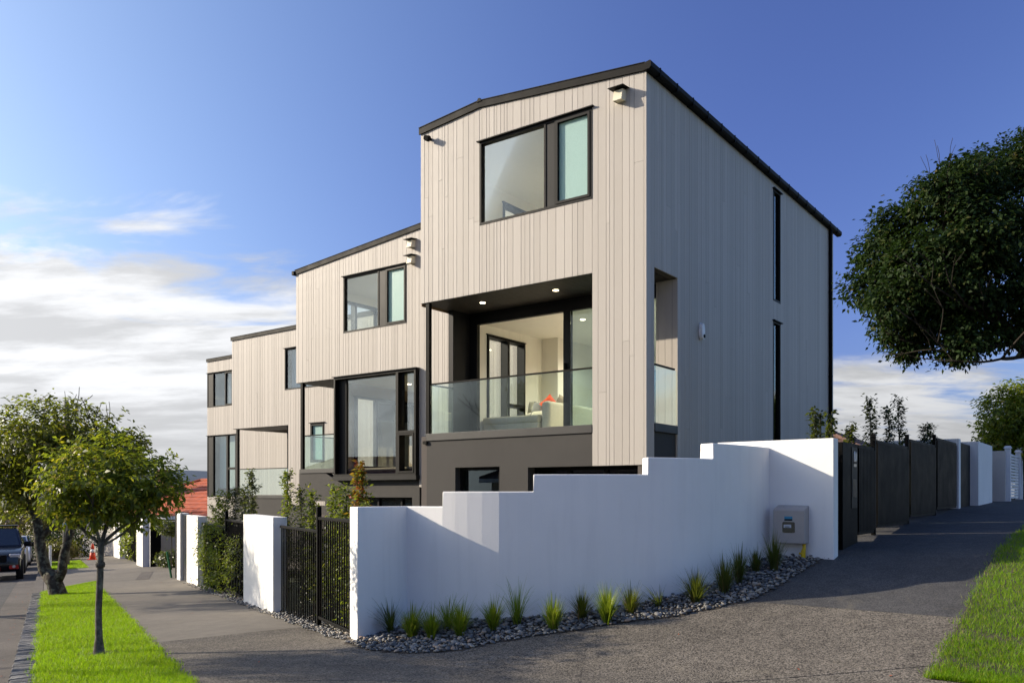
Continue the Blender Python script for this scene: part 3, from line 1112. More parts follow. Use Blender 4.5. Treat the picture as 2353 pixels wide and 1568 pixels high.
# ------------------------------------------------------------------ house 1 (corner house)
def house_one():
    h, F, S = make_house(0, 0, 'tall corner townhouse of pale vertical boards nearest the camera, with a recessed balcony')
    zt = lambda s: np.interp(s, [0, 3.6, 5.18], [8.94, 9.28, 9.15])
    WL, WR = 3.62, 1.05
    upw = (1.05, 3.62, 6.98, 8.61)
    open_b = (1.05, 5.20, 0, 5.655)        # recess and grey base below (front)
    under = (0.0, 1.05, 0, 2.21)
    boards(h, F, 0.0, 5.18, 2.21, zt, [upw, (1.05, 5.3, 0, 5.655)], extra=(.02,), split=.45, seed=3)
    m = MB(); shell(m, F, 0.0, 5.18, 5.655, zt, [upw], -.15, -.001, (3.6,)); m.build('wall', 'backing', h)
    m = MB(); shell(m, F, 0.02, 1.05, 2.21, lambda s: 5.655, [], -.30, -.001); m.build('pier', 'backing', h)
    # inner lining of that pier, seen through the balcony
    # side: boards, narrow windows, balcony opening
    ts = lambda t: 8.94
    side_open = [(.285, 1.22, 0, 5.655), (6.29, 6.80, 6.19, 8.77), (6.29, 6.80, 2.0, 5.72)]
    boards(h, S, 0.0, 11.16, 1.6, ts, side_open, split=.55, seed=9, scale=.95)
    m = MB(); shell(m, S, .0, 11.16, 0.2, ts, side_open, -.15, -.001); m.build('wall', 'backing', h)
    # corner stop
    MB().box(-.002, .026, -.026, .002, 2.21, 8.94).build('corner_trim', 'cedar_cladding', h)
    # left, rear walls
    m = MB(); Lf = lambda t, d, z: (-5.18 + d, t, z)
    lw = [(2.0, 3.45, 2.95, 5.30), (2.6, 3.7, 7.0, 8.45), (0, 1.35, 2.9, 5.655)]
    shell(m, Lf, 0, 11.16, 0, lambda t: 9.15, lw, 0, .15); m.build('wall', 'backing', h)
    boards(h, lambda t, d, z: (-5.18 - d, t, z), .0, 3.75, 5.655, lambda t: 9.13, [(2.6, 3.7, 7.0, 8.45)], split=.2, seed=77)
    MB().box(-5.18, 0, 11.0, 11.16, 0, 8.94).build('wall', 'backing', h)
    boards(h, lambda s, d, z: (-s, 11.16 + d, z), 0.0, 5.18, 1.6, zt, [], split=.0, seed=5, scale=1.8)
    roof(h, [-.02, 3.6, 5.20], [8.94, 9.285, 9.15], 0, 0, 11.3)
    MB().hexa([(-3.66, -.075, 9.39), (-3.54, -.075, 9.395), (-3.54, -.02, 9.395), (-3.66, -.02, 9.39), (-3.62, -.075, 9.46), (-3.58, -.075, 9.46), (-3.58, -.02, 9.46), (-3.62, -.02, 9.46)]).build('ridge_cap', 'fascia_metal', h)
    # gutter along the side eave: quad profile with brackets, plus downpipe
    m = MB()
    prof = [(.02, 8.93), (.115, 8.93), (.15, 8.97), (.15, 9.05), (.135, 9.07), (.02, 9.05)]
    v = [(x, -.10, z) for x, z in prof] + [(x, 11.55, z) for x, z in prof]
    n = len(prof)
    m.add(v, [tuple(range(n)), tuple(range(2 * n - 1, n - 1, -1))] + [(i, (i + 1) % n, n + (i + 1) % n, n + i) for i in range(n)])
    g = m.build('gutter', 'fascia_metal', h)
    for i in range(17):
        y = .25 + i * .68
        MB().box(.015, .157, y, y + .03, 8.922, 9.066).build('bracket', 'black_metal', g)
    m = MB().tube([(.075, 10.72, 8.93), (.075, 10.72, 8.80), (.075, 10.72, .6)], .047, 12)
    d = m.build('downpipe', 'black_metal', h, smooth=True)
    for z in (7.2, 4.9, 3.2):
        MB().lathe([(.056, 0), (.056, .05)], (.075, 10.72, z), 12).build('bracket', 'black_metal', d)
    # windows
    window(h, F, upw, bars=[(1.83, 1.86, 7.02, 8.57), (2.05, 2.09, 7.02, 8.57)], sashes=[(1.095, 1.825, 7.03, 8.56)],
           panes=[(2.09, 3.58, 7.02, 8.57, 'clear_glass'), (1.13, 1.79, 7.07, 8.52, 'frosted_glass')], panels=[(1.86, 2.05, 7.025, 8.565)])
    for z0, z1 in ((6.19, 8.77), (2.0, 5.72)):
        window(h, S, (6.29, 6.80, z0, z1), panes=[(6.33, 6.76, z0 + .04, z1 - .04, 'tint_glass')], din=-.14)
        MB().box(-.30, -.25, 6.2, 6.9, z0, z1).build('blind', 'interior_dark', h)
    # left wall windows
    Lm = lambda t, d, z: (-5.18 - d, t, z)
    window(h, Lm, (2.0, 3.45, 2.95, 5.30), bars=[(2.75, 2.83, 2.99, 5.26), (2.83, 3.42, 3.75, 3.82)], panes=[(2.04, 2.75, 2.99, 5.26, 'clear_glass'), (2.83, 3.41, 2.99, 5.26, 'clear_glass')], dout=.02, din=-.20)
    window(h, Lm, (2.6, 3.7, 7.0, 8.45), panes=[(2.64, 3.66, 7.04, 8.41, 'clear_glass')], dout=.03, din=-.2)
    # balcony: slab cap, soffit boards, post, rails
    MB().box(-5.03, -1.05, .0 - .03, 1.40, 2.80, 2.95).build('balcony_slab', 'cap_grey', h, bevel=.006)
    MB().box(-1.06, .03, .30, 1.215, 2.80, 2.95).build('balcony_slab', 'cap_grey', h, bevel=.006)
    sf = MB().box(-5.16, -.05, -.002, 1.36, 5.665, 5.70).build('soffit', 'backing', h)
    t = .004
    while t < 1.33:
        MB().box(-5.17, -.14 if t > .28 else -1.06, t, t + .083, 5.645, 5.664).build('soffit_board', 'dark_soffit', sf)
        t += .092
    MB().box(-5.185, -5.165, .0, 1.36, 5.60, 5.665).build('soffit_edge', 'soffit_edge', h)
    MB().box(-5.06, -4.97, -.0, .085, 2.70, 5.66).build('post', 'black_metal', h)
    MB().box(-5.10, -5.0, -.05, .04, 2.74, 2.80).build('post_foot', 'black_metal', h)
    r = MB().box(-4.97, -1.06, .028, .062, 3.955, 3.985).build('handrail', 'black_metal', h)
    for a, b in ((1.07, 2.99), (3.005, 4.955)):
        MB().box(-b, -a, .040, .050, 2.955, 3.955).build('glass_panel', 'rail_glass', r)
    r = MB().box(-5.03, -5.0, .07, .80, 3.955, 3.985).build('handrail', 'black_metal', h)
    MB().box(-5.02, -5.01, .085, .80, 2.955, 3.955).build('glass_panel', 'rail_glass', r)
    r = MB().box(-.005, .025, .29, 1.10, 3.955, 3.985).build('handrail', 'black_metal', h)
    MB().box(.004, .014, .29, 1.21, 2.955, 3.955).build('glass_panel', 'rail_glass', r)
    MB().box(-5.13, -5.0, .80, 1.36, 2.95, 5.65).build('side_panel', 'grey_panel', h)
    # back wall of balcony: timber return and sliding door
    boards(h, lambda s, d, z: (-s, 1.24 - d, z), .0, .42, 2.95, lambda s: 5.64, [], split=0, seed=21)
    MB().box(-.42, .0, 1.245, 1.40, 2.6, 5.65).build('wall', 'backing', h)
    m = MB().box(-.015, .022, 1.215, 1.245, 1.6, 5.655); m.build('jamb_trim', 'cedar_cladding', h)
    B = lambda s, d, z: (-s, 1.36 - d, z)
    dr = window(h, B, (.42, 5.0, 2.95, 5.65), bars=[(.46, 4.96, 5.40, 5.61), (2.40, 2.56, 2.99, 5.40), (4.80, 4.96, 2.99, 5.40)],
                panes=[(.50, 2.40, 2.99, 5.40, 'tint_glass')], fr=.05, dout=.0, din=-.12, name='sliding_door', flash=False)
    MB().box(-2.52, -2.47, 1.30, 1.36, 3.55, 4.35).build('handle', 'black_metal', dr, bevel=.01)
    # grey base
    gw = (3.14, 4.26, .4, 2.24)
    gw2 = (-.2, 2.47, .3, 2.21)
    m = MB(); shell(m, F, 0.0, 5.03, .0, lambda s: 2.80, [gw, gw2], -.22, .004); m.build('base_wall', 'grey_plaster', h)
    MB().box(-1.05, -.02, .05, .30, 2.212, 2.80).build('base_wall', 'grey_plaster', h)
    MB().box(-.07, -.02, .30, 1.21, .4, 2.80).build('base_wall', 'grey_plaster', h)
    window(h, lambda s, d, z: (-s, .18 - d, z), (3.14, 4.26, .4, 2.24), panes=[(3.2, 4.2, .45, 2.18, 'tint_glass')], bars=[(3.20, 3.28, .45, 2.18)], fr=.05, flash=False)
    window(h, lambda s, d, z: (-s, .45 - d, z), (-.0, 2.6, .3, 2.205), panes=[(.05, 2.55, .35, 2.17, 'tint_glass')], bars=[(1.0, 1.06, .35, 2.17), (1.8, 1.86, .35, 2.17)], fr=.05, flash=False)
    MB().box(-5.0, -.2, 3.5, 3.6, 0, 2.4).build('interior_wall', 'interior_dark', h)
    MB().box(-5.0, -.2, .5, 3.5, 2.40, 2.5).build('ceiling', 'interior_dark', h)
    # rooms
    room(h, F, .2, 5.02, 1.5, 8.0, 2.95, 5.52, left_open=[(2.0, 3.45, 2.95, 5.30)])
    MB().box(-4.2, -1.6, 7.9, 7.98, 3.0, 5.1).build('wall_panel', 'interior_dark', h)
    MB().box(-5.02, -4.55, 4.2, 8.0, 2.95, 5.52).build('interior_wall', 'interior_paint', h)
    for s, t in ((2.95, 2.75), (3.35, 4.6), (1.45, 2.9), (1.9, 4.8)):
        downlight(h, F, s, t, 5.512, 0, .055, 80)
    room(h, F, .2, 5.02, .16, 5.5, 5.95, 8.72, left_open=[(2.6, 3.7, 7.0, 8.45)])
    MB().box(-5.02, -1.2, 5.0, 5.5, 8.05, 8.72).build('bulkhead', 'interior_paint', h)
    downlight(h, F, 2.35, 3.6, 8.712, 0, .055, 150)
    for s, t in ((4.05, .62), (2.25, .62)):
        downlight(h, F, s, t, 5.641, 0, .055, 5)
    downlight(h, F, 1.30, 1.25, 5.641, 0, .045)
    # small fittings
    vent(h, F, .45, 8.53)
    m = MB().tube([F(4.90, .0, 8.99), F(4.90, .06, 8.985), F(4.90, .10, 8.98)], [.03, .03, .02], 10)
    o = m.build('spotlight', 'black_metal', h, smooth=True)
    MB().tube([F(4.90, .09, 8.985), F(4.885, .20, 8.96)], [.062, .055], 14).build('lamp_head', 'black_metal', o)
    m = MB()
    ring = []
    for i in range(20):
        t = 2 * math.pi * i / 20
        ring.append((2.21 + .075 * math.cos(t), 4.84 + .165 * (abs(math.sin(t)) ** .7) * (1 if math.sin(t) > 0 else -1)))
    v = [(.024, a, b) for a, b in ring] + [(.10, 2.21 + (a - 2.21) * .95, b + (-.01 if b < 4.84 else -.03)) for a, b in ring]
    m.add(v, [tuple(range(19, -1, -1)), tuple(range(20, 40))] + [(i, (i + 1) % 20, 20 + (i + 1) % 20, 20 + i) for i in range(20)])
    o = m.build('security_camera', 'white_plastic', h, bevel=.012)
    MB().lathe([(.036, 0), (.034, .018)], (.096, 2.225, 4.735), 14, 'x').build('lens', 'black_metal', o)
    return h


house_one()


# ------------------------------------------------------------------ houses 2-4
def house_two():
    s0, t0 = 5.20, 3.81
    h, F, S = make_house(s0, t0, 'second townhouse from the corner with a big boxed bay window beside its balcony')
    zt = lambda s: np.interp(s, [5.2, 7.2, 13.78], [8.80, 8.95, 8.37])
    upw = (9.19, 11.69, 6.36, 7.98)
    bw = (8.73, 11.95, 2.22, 5.08)
    bal = (11.95, 13.9, 0, 5.08)
    base = (8.73, 14, 0, 2.22)
    leftlow = (5.0, 8.55, 0, 1.2)
    boards(h, F, 5.22, 13.78, 1.90, zt, [upw, (8.73, 14, 0, 5.08)], split=.35, seed=31)
    m = MB(); shell(m, F, 5.2, 13.78, 1.9, zt, [upw, (8.73, 14, 0, 5.08)], -.15, -.001, (7.2,)); m.build('wall', 'backing', h)
    Lf = lambda t, d, z: (-(13.78 - s0) + d, t - t0, z)
    lw = [(5.0, 7.2, 6.4, 7.9)]
    m = MB(); shell(m, Lf, t0, 14.5, 5.08, lambda t: 8.37, lw, 0, .15); m.build('wall', 'backing', h)
    window(h, lambda t, d, z: (-(13.78 - s0) - d, t - t0, z), (5.0, 7.2, 6.4, 7.9), bars=[(6.05, 6.13, 6.44, 7.86)], panes=[(5.04, 7.16, 6.44, 7.86, 'clear_glass')], din=-.18)
    MB().box(-(13.78 - s0), 0, 10.5, 10.65, 0, 8.37).build('wall', 'backing', h)
    m = MB(); shell(m, lambda t, d, z: (-(11.95 - s0) - d, t - t0, z), t0 + .15, t0 + 10.5, 0, lambda t: 5.1, [(4.4, 7.0, 2.5, 4.6)], 0, .15); m.build('wall', 'backing', h)
    roof(h, [5.25, 7.2, 13.80], [8.80, 8.955, 8.37], s0, t0, 10.7)
    m = MB().box(-(13.9 - s0), -(13.80 - s0), -.1, 10.6, 8.36, 8.48); m.build('gutter', 'fascia_metal', h, bevel=.01)
    window(h, F, upw, bars=[(10.25, 10.29, 6.40, 7.94), (9.96, 9.99, 6.4, 7.94)], sashes=[(9.23, 9.955, 6.41, 7.93)],
           panes=[(10.29, 11.65, 6.40, 7.94, 'clear_glass'), (9.27, 9.91, 6.45, 7.89, 'frosted_glass')], panels=[(9.99, 10.25, 6.405, 7.935)])
    window(h, F, bw, bars=[(9.38, 9.47, 2.28, 5.02), (8.79, 9.38, 3.36, 3.43)], panes=[(9.47, 11.58, 2.28, 5.02, 'clear_glass'), (8.79, 9.38, 2.28, 5.02, 'clear_glass')],
           panels=[(11.58, 11.9, 2.275, 5.025)], sashes=[(8.80, 9.37, 2.29, 3.35)], fr=.06, dout=.16, din=-.12, name='bay_window')
    # box base under the bay and dark reveal at its left
    MB().hexa([F(8.70, -.1, 2.10), F(11.97, -.1, 2.10), F(11.97, .18, 2.10), F(8.70, .18, 2.10), F(8.70, -.1, 2.22), F(11.97, -.1, 2.22), F(11.97, .18, 2.22), F(8.70, .18, 2.22)]).build('bay_sill', 'grey_panel', h)
    # balcony
    MB().box(-(13.62 - s0), -(11.97 - s0), -.03, 1.5, 2.34, 2.46).build('balcony_slab', 'cap_grey', h)
    sf = MB().box(-(13.76 - s0), -(11.95 - s0), .0, 1.5, 5.09, 5.12).build('soffit', 'backing', h)
    t = .004
    while t < 1.45:
        MB().box(-(13.76 - s0), -(11.96 - s0), t, t + .095, 5.07, 5.089).build('soffit_board', 'dark_soffit', sf); t += .1
    MB().box(-(13.60 - s0), -(13.51 - s0), 0, .09, 2.2, 5.07).build('post', 'black_metal', h)
    r = MB().box(-(13.5 - s0), -(11.99 - s0), .03, .06, 3.455, 3.485).build('handrail', 'black_metal', h)
    MB().box(-(13.49 - s0), -(11.99 - s0), .04, .05, 2.465, 3.455).build('glass_panel', 'rail_glass', r)
    r = MB().box(-(13.58 - s0), -(13.55 - s0), .09, 1.5, 3.455, 3.485).build('handrail', 'black_metal', h)
    MB().box(-(13.57 - s0), -(13.56 - s0), .09, 1.5, 2.465, 3.455).build('glass_panel', 'rail_glass', r)
    m = MB(); shell(m, F, 8.73, 13.66, -.6, lambda s: 2.34 if s > 11.97 else 2.10, [(9.0, 11.2, -.3, 1.62), (12.5, 13.2, -.3, 1.5)], -.22, .004, (11.97,)); m.build('base_wall', 'grey_plaster', h)
    window(h, lambda s, d, z: (-(s - s0), .16 - d, z), (9.0, 11.2, -.3, 1.62), panes=[(9.05, 11.15, -.25, 1.57, 'tint_glass')], bars=[(9.5, 9.56, -.25, 1.57), (10.4, 10.46, -.25, 1.57)], flash=False)
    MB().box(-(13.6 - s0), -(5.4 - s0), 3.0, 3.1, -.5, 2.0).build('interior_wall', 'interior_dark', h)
    room(h, F, 8.6, 11.9, 3.97, 10.5, 2.46, 4.98, t0=t0, back_mat='tan_fabric', wall_mat='tan_fabric', floor_mat='tan_fabric', left_open=[(4.4, 7.0, 2.5, 4.6)])
    room(h, F, 8.6, 13.6, 3.97, 9.0, 5.4, 8.15, t0=t0, left_open=[(5.0, 7.2, 6.4, 7.9)])
    window(h, lambda t, d, z: (-(11.9 - s0) - d, t - t0, z), (4.4, 7.0, 2.5, 4.6), bars=[(5.2, 5.28, 2.54, 4.56), (6.1, 6.18, 2.54, 4.56)], panes=[(4.44, 6.96, 2.54, 4.56, 'clear_glass')], dout=.02, din=-.12)
    MB().box(-(9.9 - s0), -(8.7 - s0), 6.3, 6.4, 2.5, 4.97).build('interior_wall', 'grey_fabric', h)
    MB().box(-(11.5 - s0), -(10.4 - s0), 6.2, 6.62, 2.5, 4.3).build('shelf_wall', 'interior_dark', h)
    MB().box(-(11.2 - s0), -(9.6 - s0), 2.2, 3.1, 2.46, 3.2).build('table', 'tan_fabric', h)
    for s, t in ((10.6, 5.4), (9.7, 7.0)):
        downlight(h, F, s, t, 4.972, t0, .055, 24)
    downlight(h, F, 10.6, 6.6, 8.142, t0, .05, 80)
    vent(h, F, 8.95, 8.36); vent(h, F, 8.95, 7.93)
    return h


def house_three():
    s0, t0 = 13.80, 7.13
    h, F, S = make_house(s0, t0, 'third townhouse from the corner with a curtained window above a glass balcony')
    zt = lambda s: np.interp(s, [13.8, 21.66], [7.75, 7.69])
    upw = (16.35, 18.47, 5.54, 7.06)
    sm = (16.3, 17.05, 2.85, 4.25)
    boards(h, F, 13.85, 21.66, 1.31, zt, [upw, sm, (18.27, 22, 0, 4.25)], split=.25, seed=41, scale=1.05)
    m = MB(); shell(m, F, 13.8, 21.66, 0, zt, [upw, sm, (18.27, 22, 0, 4.25)], -.15, -.001); m.build('wall', 'backing', h)
    MB().box(-(21.66 - s0), -(21.5 - s0), .0, 10, 4.25, 7.68).build('wall', 'backing', h)
    MB().box(-(21.66 - s0), 0, 9.9, 10, -1, 7.68).build('wall', 'backing', h)
    roof(h, [13.85, 21.70], [7.75, 7.69], s0, t0, 10.1)
    window(h, F, upw, bars=[(17.4, 17.46, 5.58, 7.02)], panes=[(16.39, 17.4, 5.58, 7.02, 'clear_glass'), (17.46, 18.43, 5.58, 7.02, 'clear_glass')])
    window(h, F, sm, panes=[(16.34, 17.01, 2.89, 4.21, 'frosted_glass')], sashes=[(16.345, 17.005, 2.895, 4.205)])
    m = MB()
    n = 60
    v = []
    for i in range(n + 1):
        s = 16.3 + 2.2 * i / n
        q = F(s, -.30 + .035 * math.sin(i * 1.35), 0)
        v += [(q[0], q[1], 5.5), (q[0], q[1], 7.1)]
    m.add(v, [(2 * i, 2 * i + 2, 2 * i + 3, 2 * i + 1) for i in range(n)])
    m.build('curtain', 'curtain_blue', h, smooth=True, fix=False)
    MB().box(-(21.5 - s0), -(18.2 - s0), -.03, 1.4, 1.56, 1.68).build('balcony_slab', 'cap_grey', h)
    sf = MB().box(-(21.64 - s0), -(18.27 - s0), .0, 1.4, 4.26, 4.29).build('soffit', 'backing', h)
    for i in range(12):
        MB().box(-(21.63 - s0), -(18.28 - s0), .004 + i * .115, .11 + i * .115, 4.24, 4.259).build('soffit_board', 'dark_soffit', sf)
    MB().box(-(21.42 - s0), -(21.32 - s0), 0, .09, 1.5, 4.24).build('post', 'black_metal', h)
    r = MB().box(-(21.31 - s0), -(18.29 - s0), .03, .06, 2.66, 2.69).build('handrail', 'black_metal', h)
    for a, b in ((18.3, 19.5), (19.51, 21.3)):
        MB().box(-(b - s0), -(a - s0), .04, .05, 1.685, 2.66).build('glass_panel', 'rail_glass', r)
    m = MB(); shell(m, F, 13.9, 21.5, -1.2, lambda s: 1.31 if s < 18.27 else 1.56, [(14.5, 17, -.6, 1.0)], -.2, .004, (18.27,)); m.build('base_wall', 'grey_plaster', h)
    B = lambda s, d, z: (-(s - s0), .5 - d, z)
    window(h, B, (17.6, 18.95, 1.68, 4.24), bars=[(18.6, 18.75, 1.72, 4.2)], panes=[(17.65, 18.6, 1.72, 4.2, 'tint_glass')], name='sliding_door', flash=False)
    room(h, F, 14.2, 18.9, 7.8, 12, 1.68, 4.2, t0=t0)
    downlight(h, F, 18.0, 9.0, 4.19, t0, .05, 10)
    return h


def house_four():
    s0, t0 = 21.70, 10.7
    h, F, S = make_house(s0, t0, 'farthest and lowest looking townhouse of the row with stacked corner windows')
    zt = lambda s: np.interp(s, [21.7, 28.61], [8.02, 7.95])
    upw = (26.60, 28.61, 5.80, 7.41)
    lw = (26.40, 28.61, 1.60, 4.46)
    boards(h, F, 21.75, 28.61, .6, zt, [upw, lw], split=.15, seed=51, scale=1.1)
    m = MB(); shell(m, F, 21.7, 28.61, -1, zt, [upw, lw], -.15, -.001); m.build('wall', 'backing', h)
    MB().box(-(28.61 - s0), -(28.45 - s0), .0, 9, -1, 7.94).build('wall', 'backing', h)
    MB().box(-(28.61 - s0), 0, 8.9, 9, -1, 7.94).build('wall', 'backing', h)
    roof(h, [21.75, 28.65], [8.02, 7.955], s0, t0, 9.1)
    window(h, F, upw, bars=[(28.13, 28.2, 5.84, 7.37)], panes=[(26.64, 28.13, 5.84, 7.37, 'clear_glass')], panels=[(28.2, 28.57, 5.845, 7.365)], sashes=[(26.65, 27.2, 5.85, 7.36)])
    window(h, F, lw, bars=[(28.13, 28.2, 1.64, 4.42), (27.0, 27.12, 1.64, 4.42), (26.44, 27.0, 2.85, 2.95)], panes=[(26.44, 28.13, 1.64, 4.42, 'clear_glass')], panels=[(28.2, 28.57, 1.645, 4.415)])
    m = MB(); v = []
    for i in range(31):
        q = F(26.6 + 1.0 * i / 30, -.28 + .03 * math.sin(i * 1.4), 0); v += [(q[0], q[1], 5.8), (q[0], q[1], 7.4)]
    m.add(v, [(2 * i, 2 * i + 2, 2 * i + 3, 2 * i + 1) for i in range(30)]); m.build('curtain', 'curtain_cream', h, smooth=True, fix=False)
    MB().hexa([F(26.5, -.30, 2.0), F(28.05, -.30, 2.0), F(28.05, -.27, 2.0), F(26.5, -.27, 2.0), F(26.5, -.30, 4.4), F(28.05, -.30, 4.4), F(28.05, -.27, 4.4), F(26.5, -.27, 4.4)]).build('roller_blind', 'blind_green', h)
    room(h, F, 22.2, 28.4, 10.9, 14.5, 1.6, 4.4, t0=t0)
    room(h, F, 22.2, 28.4, 10.9, 14.5, 5.4, 7.8, t0=t0)
    return h


house_two(); house_three(); house_four()


# ------------------------------------------------------------------ living room furniture
def sofa():
    x, y = ST(4.02, 2.25)
    o = empty('sofa', (x, y, 2.95), ROT)
    tag(o, 'pale cream chaise sofa behind the open balcony door', 'sofa')
    MB().box(-.95, .55, -.45, .45, .10, .30).build('base', 'sofa_fabric', o, bevel=.03)
    MB().box(-.97, .56, -.47, .46, .29, .46).build('seat', 'sofa_fabric', o, bevel=.06, seg=3, smooth=True)
    MB().box(-.30, .62, .46, .72, .10, .64).build('armrest', 'sofa_fabric', o, bevel=.07, seg=3, smooth=True)
    MB().box(.57, .80, -.4, 2.2, .10, .74).build('backrest', 'sofa_fabric', o, bevel=.08, seg=3, smooth=True)
    MB().box(-.30, .57, .73, 2.2, .10, .46).build('seat', 'sofa_fabric', o, bevel=.05, seg=3, smooth=True)

    def cushion(dx, dy, dz, rx, mat, label, w=.34):
        m = MB()
        n = 8
        v = []
        for sgn in (1, -1):
            for i in range(n + 1):
                for j in range(n + 1):
                    a, b = i / n * 2 - 1, j / n * 2 - 1
                    puff = .09 * (1 - a ** 4) * (1 - b ** 4)
                    pin = 1 - .12 * (1 - abs(a)) * abs(b) ** 3
                    v.append((a * w / 2 * (1 - .10 * (1 - b * b) * abs(a) ** 3), sgn * puff, b * w / 2 * (1 - .10 * (1 - a * a) * abs(b) ** 3)))
        N = (n + 1) ** 2
        f = []
        for k in (0, N):
            for i in range(n):
                for j in range(n):
                    q = k + i * (n + 1) + j
                    f.append((q, q + 1, q + n + 2, q + n + 1))
        m.add(v, f)
        c = m.build('cushion', mat, None, smooth=True)
        M = Matrix.Translation((x, y, 2.95)) @ Matrix.Rotation(ROT, 4, 'Z')
        c.matrix_world = M @ Matrix.Translation((dx, dy, dz)) @ Matrix.Rotation(R(rx), 4, 'Y') @ Matrix.Rotation(R(-18), 4, 'X')
        tag(c, label, 'cushion', 'cushions on the sofa')
    cushion(.10, .62, .80, 45, 'orange_fabric', 'burnt orange cushion standing on its corner on the sofa')
    cushion(-.28, .75, .72, 8, 'grey_fabric', 'grey cushion beside the orange one on the sofa')
    cushion(-.48, .85, .78, 0, 'sofa_fabric', 'cream cushion at the left end of the sofa', .30)
    cushion(.50, .55, .78, 20, 'tan_fabric', 'tan cushion leaning at the right of the orange one')


sofa()


# ------------------------------------------------------------------ white boundary wall round the corner
def boundary_wall():
    pts = [(-1.775, 9.71), (-1.29, 10.37)]
    tops = [1.555]
    P = (-1.29, 10.37)
    segs = [(1016, 118, 1.555), (1045, 112, 1.735), (1073, 109.5, 1.735), (1107, 107, 1.735), (1146, 104.6, 1.735), (1190, 99, 1.735), (1225, 96.5, 1.735), (1265, 94.5, 1.935), (1300, 92.5, 1.935),
            (1345, 90.5, 1.935), (1390, 88, 1.935), (1430, 85, 1.935), (1488, 81, 1.935), (1515, 77, 2.135), (1545, 72, 2.135), (1580, 66, 2.135), (1610, 60, 2.135), (1638, 55, 2.135),
            (1672, 50, 2.325), (1705, 46, 2.325), (1737, 43, 2.325), (1770, 41, 2.325)]
    for u, ph, zt in segs:
        dx, dy = math.sin(R(ph)), math.cos(R(ph))
        k = (u - 1176) / 1942
        q = (k * P[1] - P[0]) / (dx - k * dy)
        P = (P[0] + dx * q, P[1] + dy * q)
        pts.append(P); tops.append(zt)
    o = empty('boundary_wall', (pts[0][0], pts[0][1], 0))
    tag(o, 'white rendered garden wall stepping up and curving round the street corner', 'wall')
    inv = Matrix.Translation((-pts[0][0], -pts[0][1], 0))
    # inner offset
    n = len(pts)
    offs = []
    T = .20
    for i in range(n):
        a = Vector(pts[max(i - 1, 0)]); b = Vector(pts[min(i + 1, n - 1)])
        d = (b - a).normalized()
        offs.append((pts[i][0] - d.y * T, pts[i][1] + d.x * T))
    # first piece is the pier on the street: use its own thickness
    offs[0] = (pts[0][0] - .481 * .285, pts[0][1] + .877 * .285)
    offs[1] = (pts[1][0] - .03, pts[1][1] + .22)
    m = MB()
    vid = {}

    def V(q, side, z):
        key = (q, side, round(z, 4))
        if key not in vid:
            p = pts[q] if side == 0 else offs[q]
            vid[key] = len(m.v); m.v.append((p[0], p[1], z))
        return vid[key]
    zb = [gz(*p) - .25 for p in pts]
    for q in range(n - 1):
        t = tops[q]
        tp = tops[q - 1] if q > 0 else None
        tn = tops[q + 1] if q < n - 2 else None
        for side in (0, 1):
            poly = [V(q, side, zb[q]), V(q + 1, side, zb[q + 1])]
            if tn is not None and tn < t: poly.append(V(q + 1, side, tn))
            poly += [V(q + 1, side, t), V(q, side, t)]
            if tp is not None and tp < t: poly.append(V(q, side, tp))
            m.f.append(tuple(poly))
        m.f.append((V(q, 0, t), V(q + 1, 0, t), V(q + 1, 1, t), V(q, 1, t)))
        if tp is not None and tp < t:
            m.f.append((V(q, 0, tp), V(q, 0, t), V(q, 1, t), V(q, 1, tp)))
    m.f.append((V(0, 0, zb[0]), V(0, 0, tops[0]), V(0, 1, tops[0]), V(0, 1, zb[0])))
    m.f.append((V(n - 1, 0, zb[-1]), V(n - 1, 0, tops[-1]), V(n - 1, 1, tops[-1]), V(n - 1, 1, zb[-1])))
    w = m.build('wall_run', 'white_plaster', o, bevel=.012)
    w.data.transform(inv)
    # short return parallel to the house front
    x0, y0 = pts[-1]
    e = (4.10, 10.775)
    L0 = (x0 - .8057 * .75, y0 + .5923 * .75)
    nx, ny = .5924 * .2, .8057 * .2
    zb = gz(*e) - .3
    m = MB().hexa([(L0[0], L0[1], zb), (e[0], e[1], zb), (e[0] + nx, e[1] + ny, zb), (L0[0] + nx, L0[1] + ny, zb),
                   (L0[0], L0[1], 2.42), (e[0], e[1], 2.42), (e[0] + nx, e[1] + ny, 2.42), (L0[0] + nx, L0[1] + ny, 2.42)])
    w = m.build('return_wall', 'white_plaster', o, bevel=.008)
    w.data.transform(inv)
    return pts, (x0, y0), e


ARC, ARC_END, RET_END = boundary_wall()


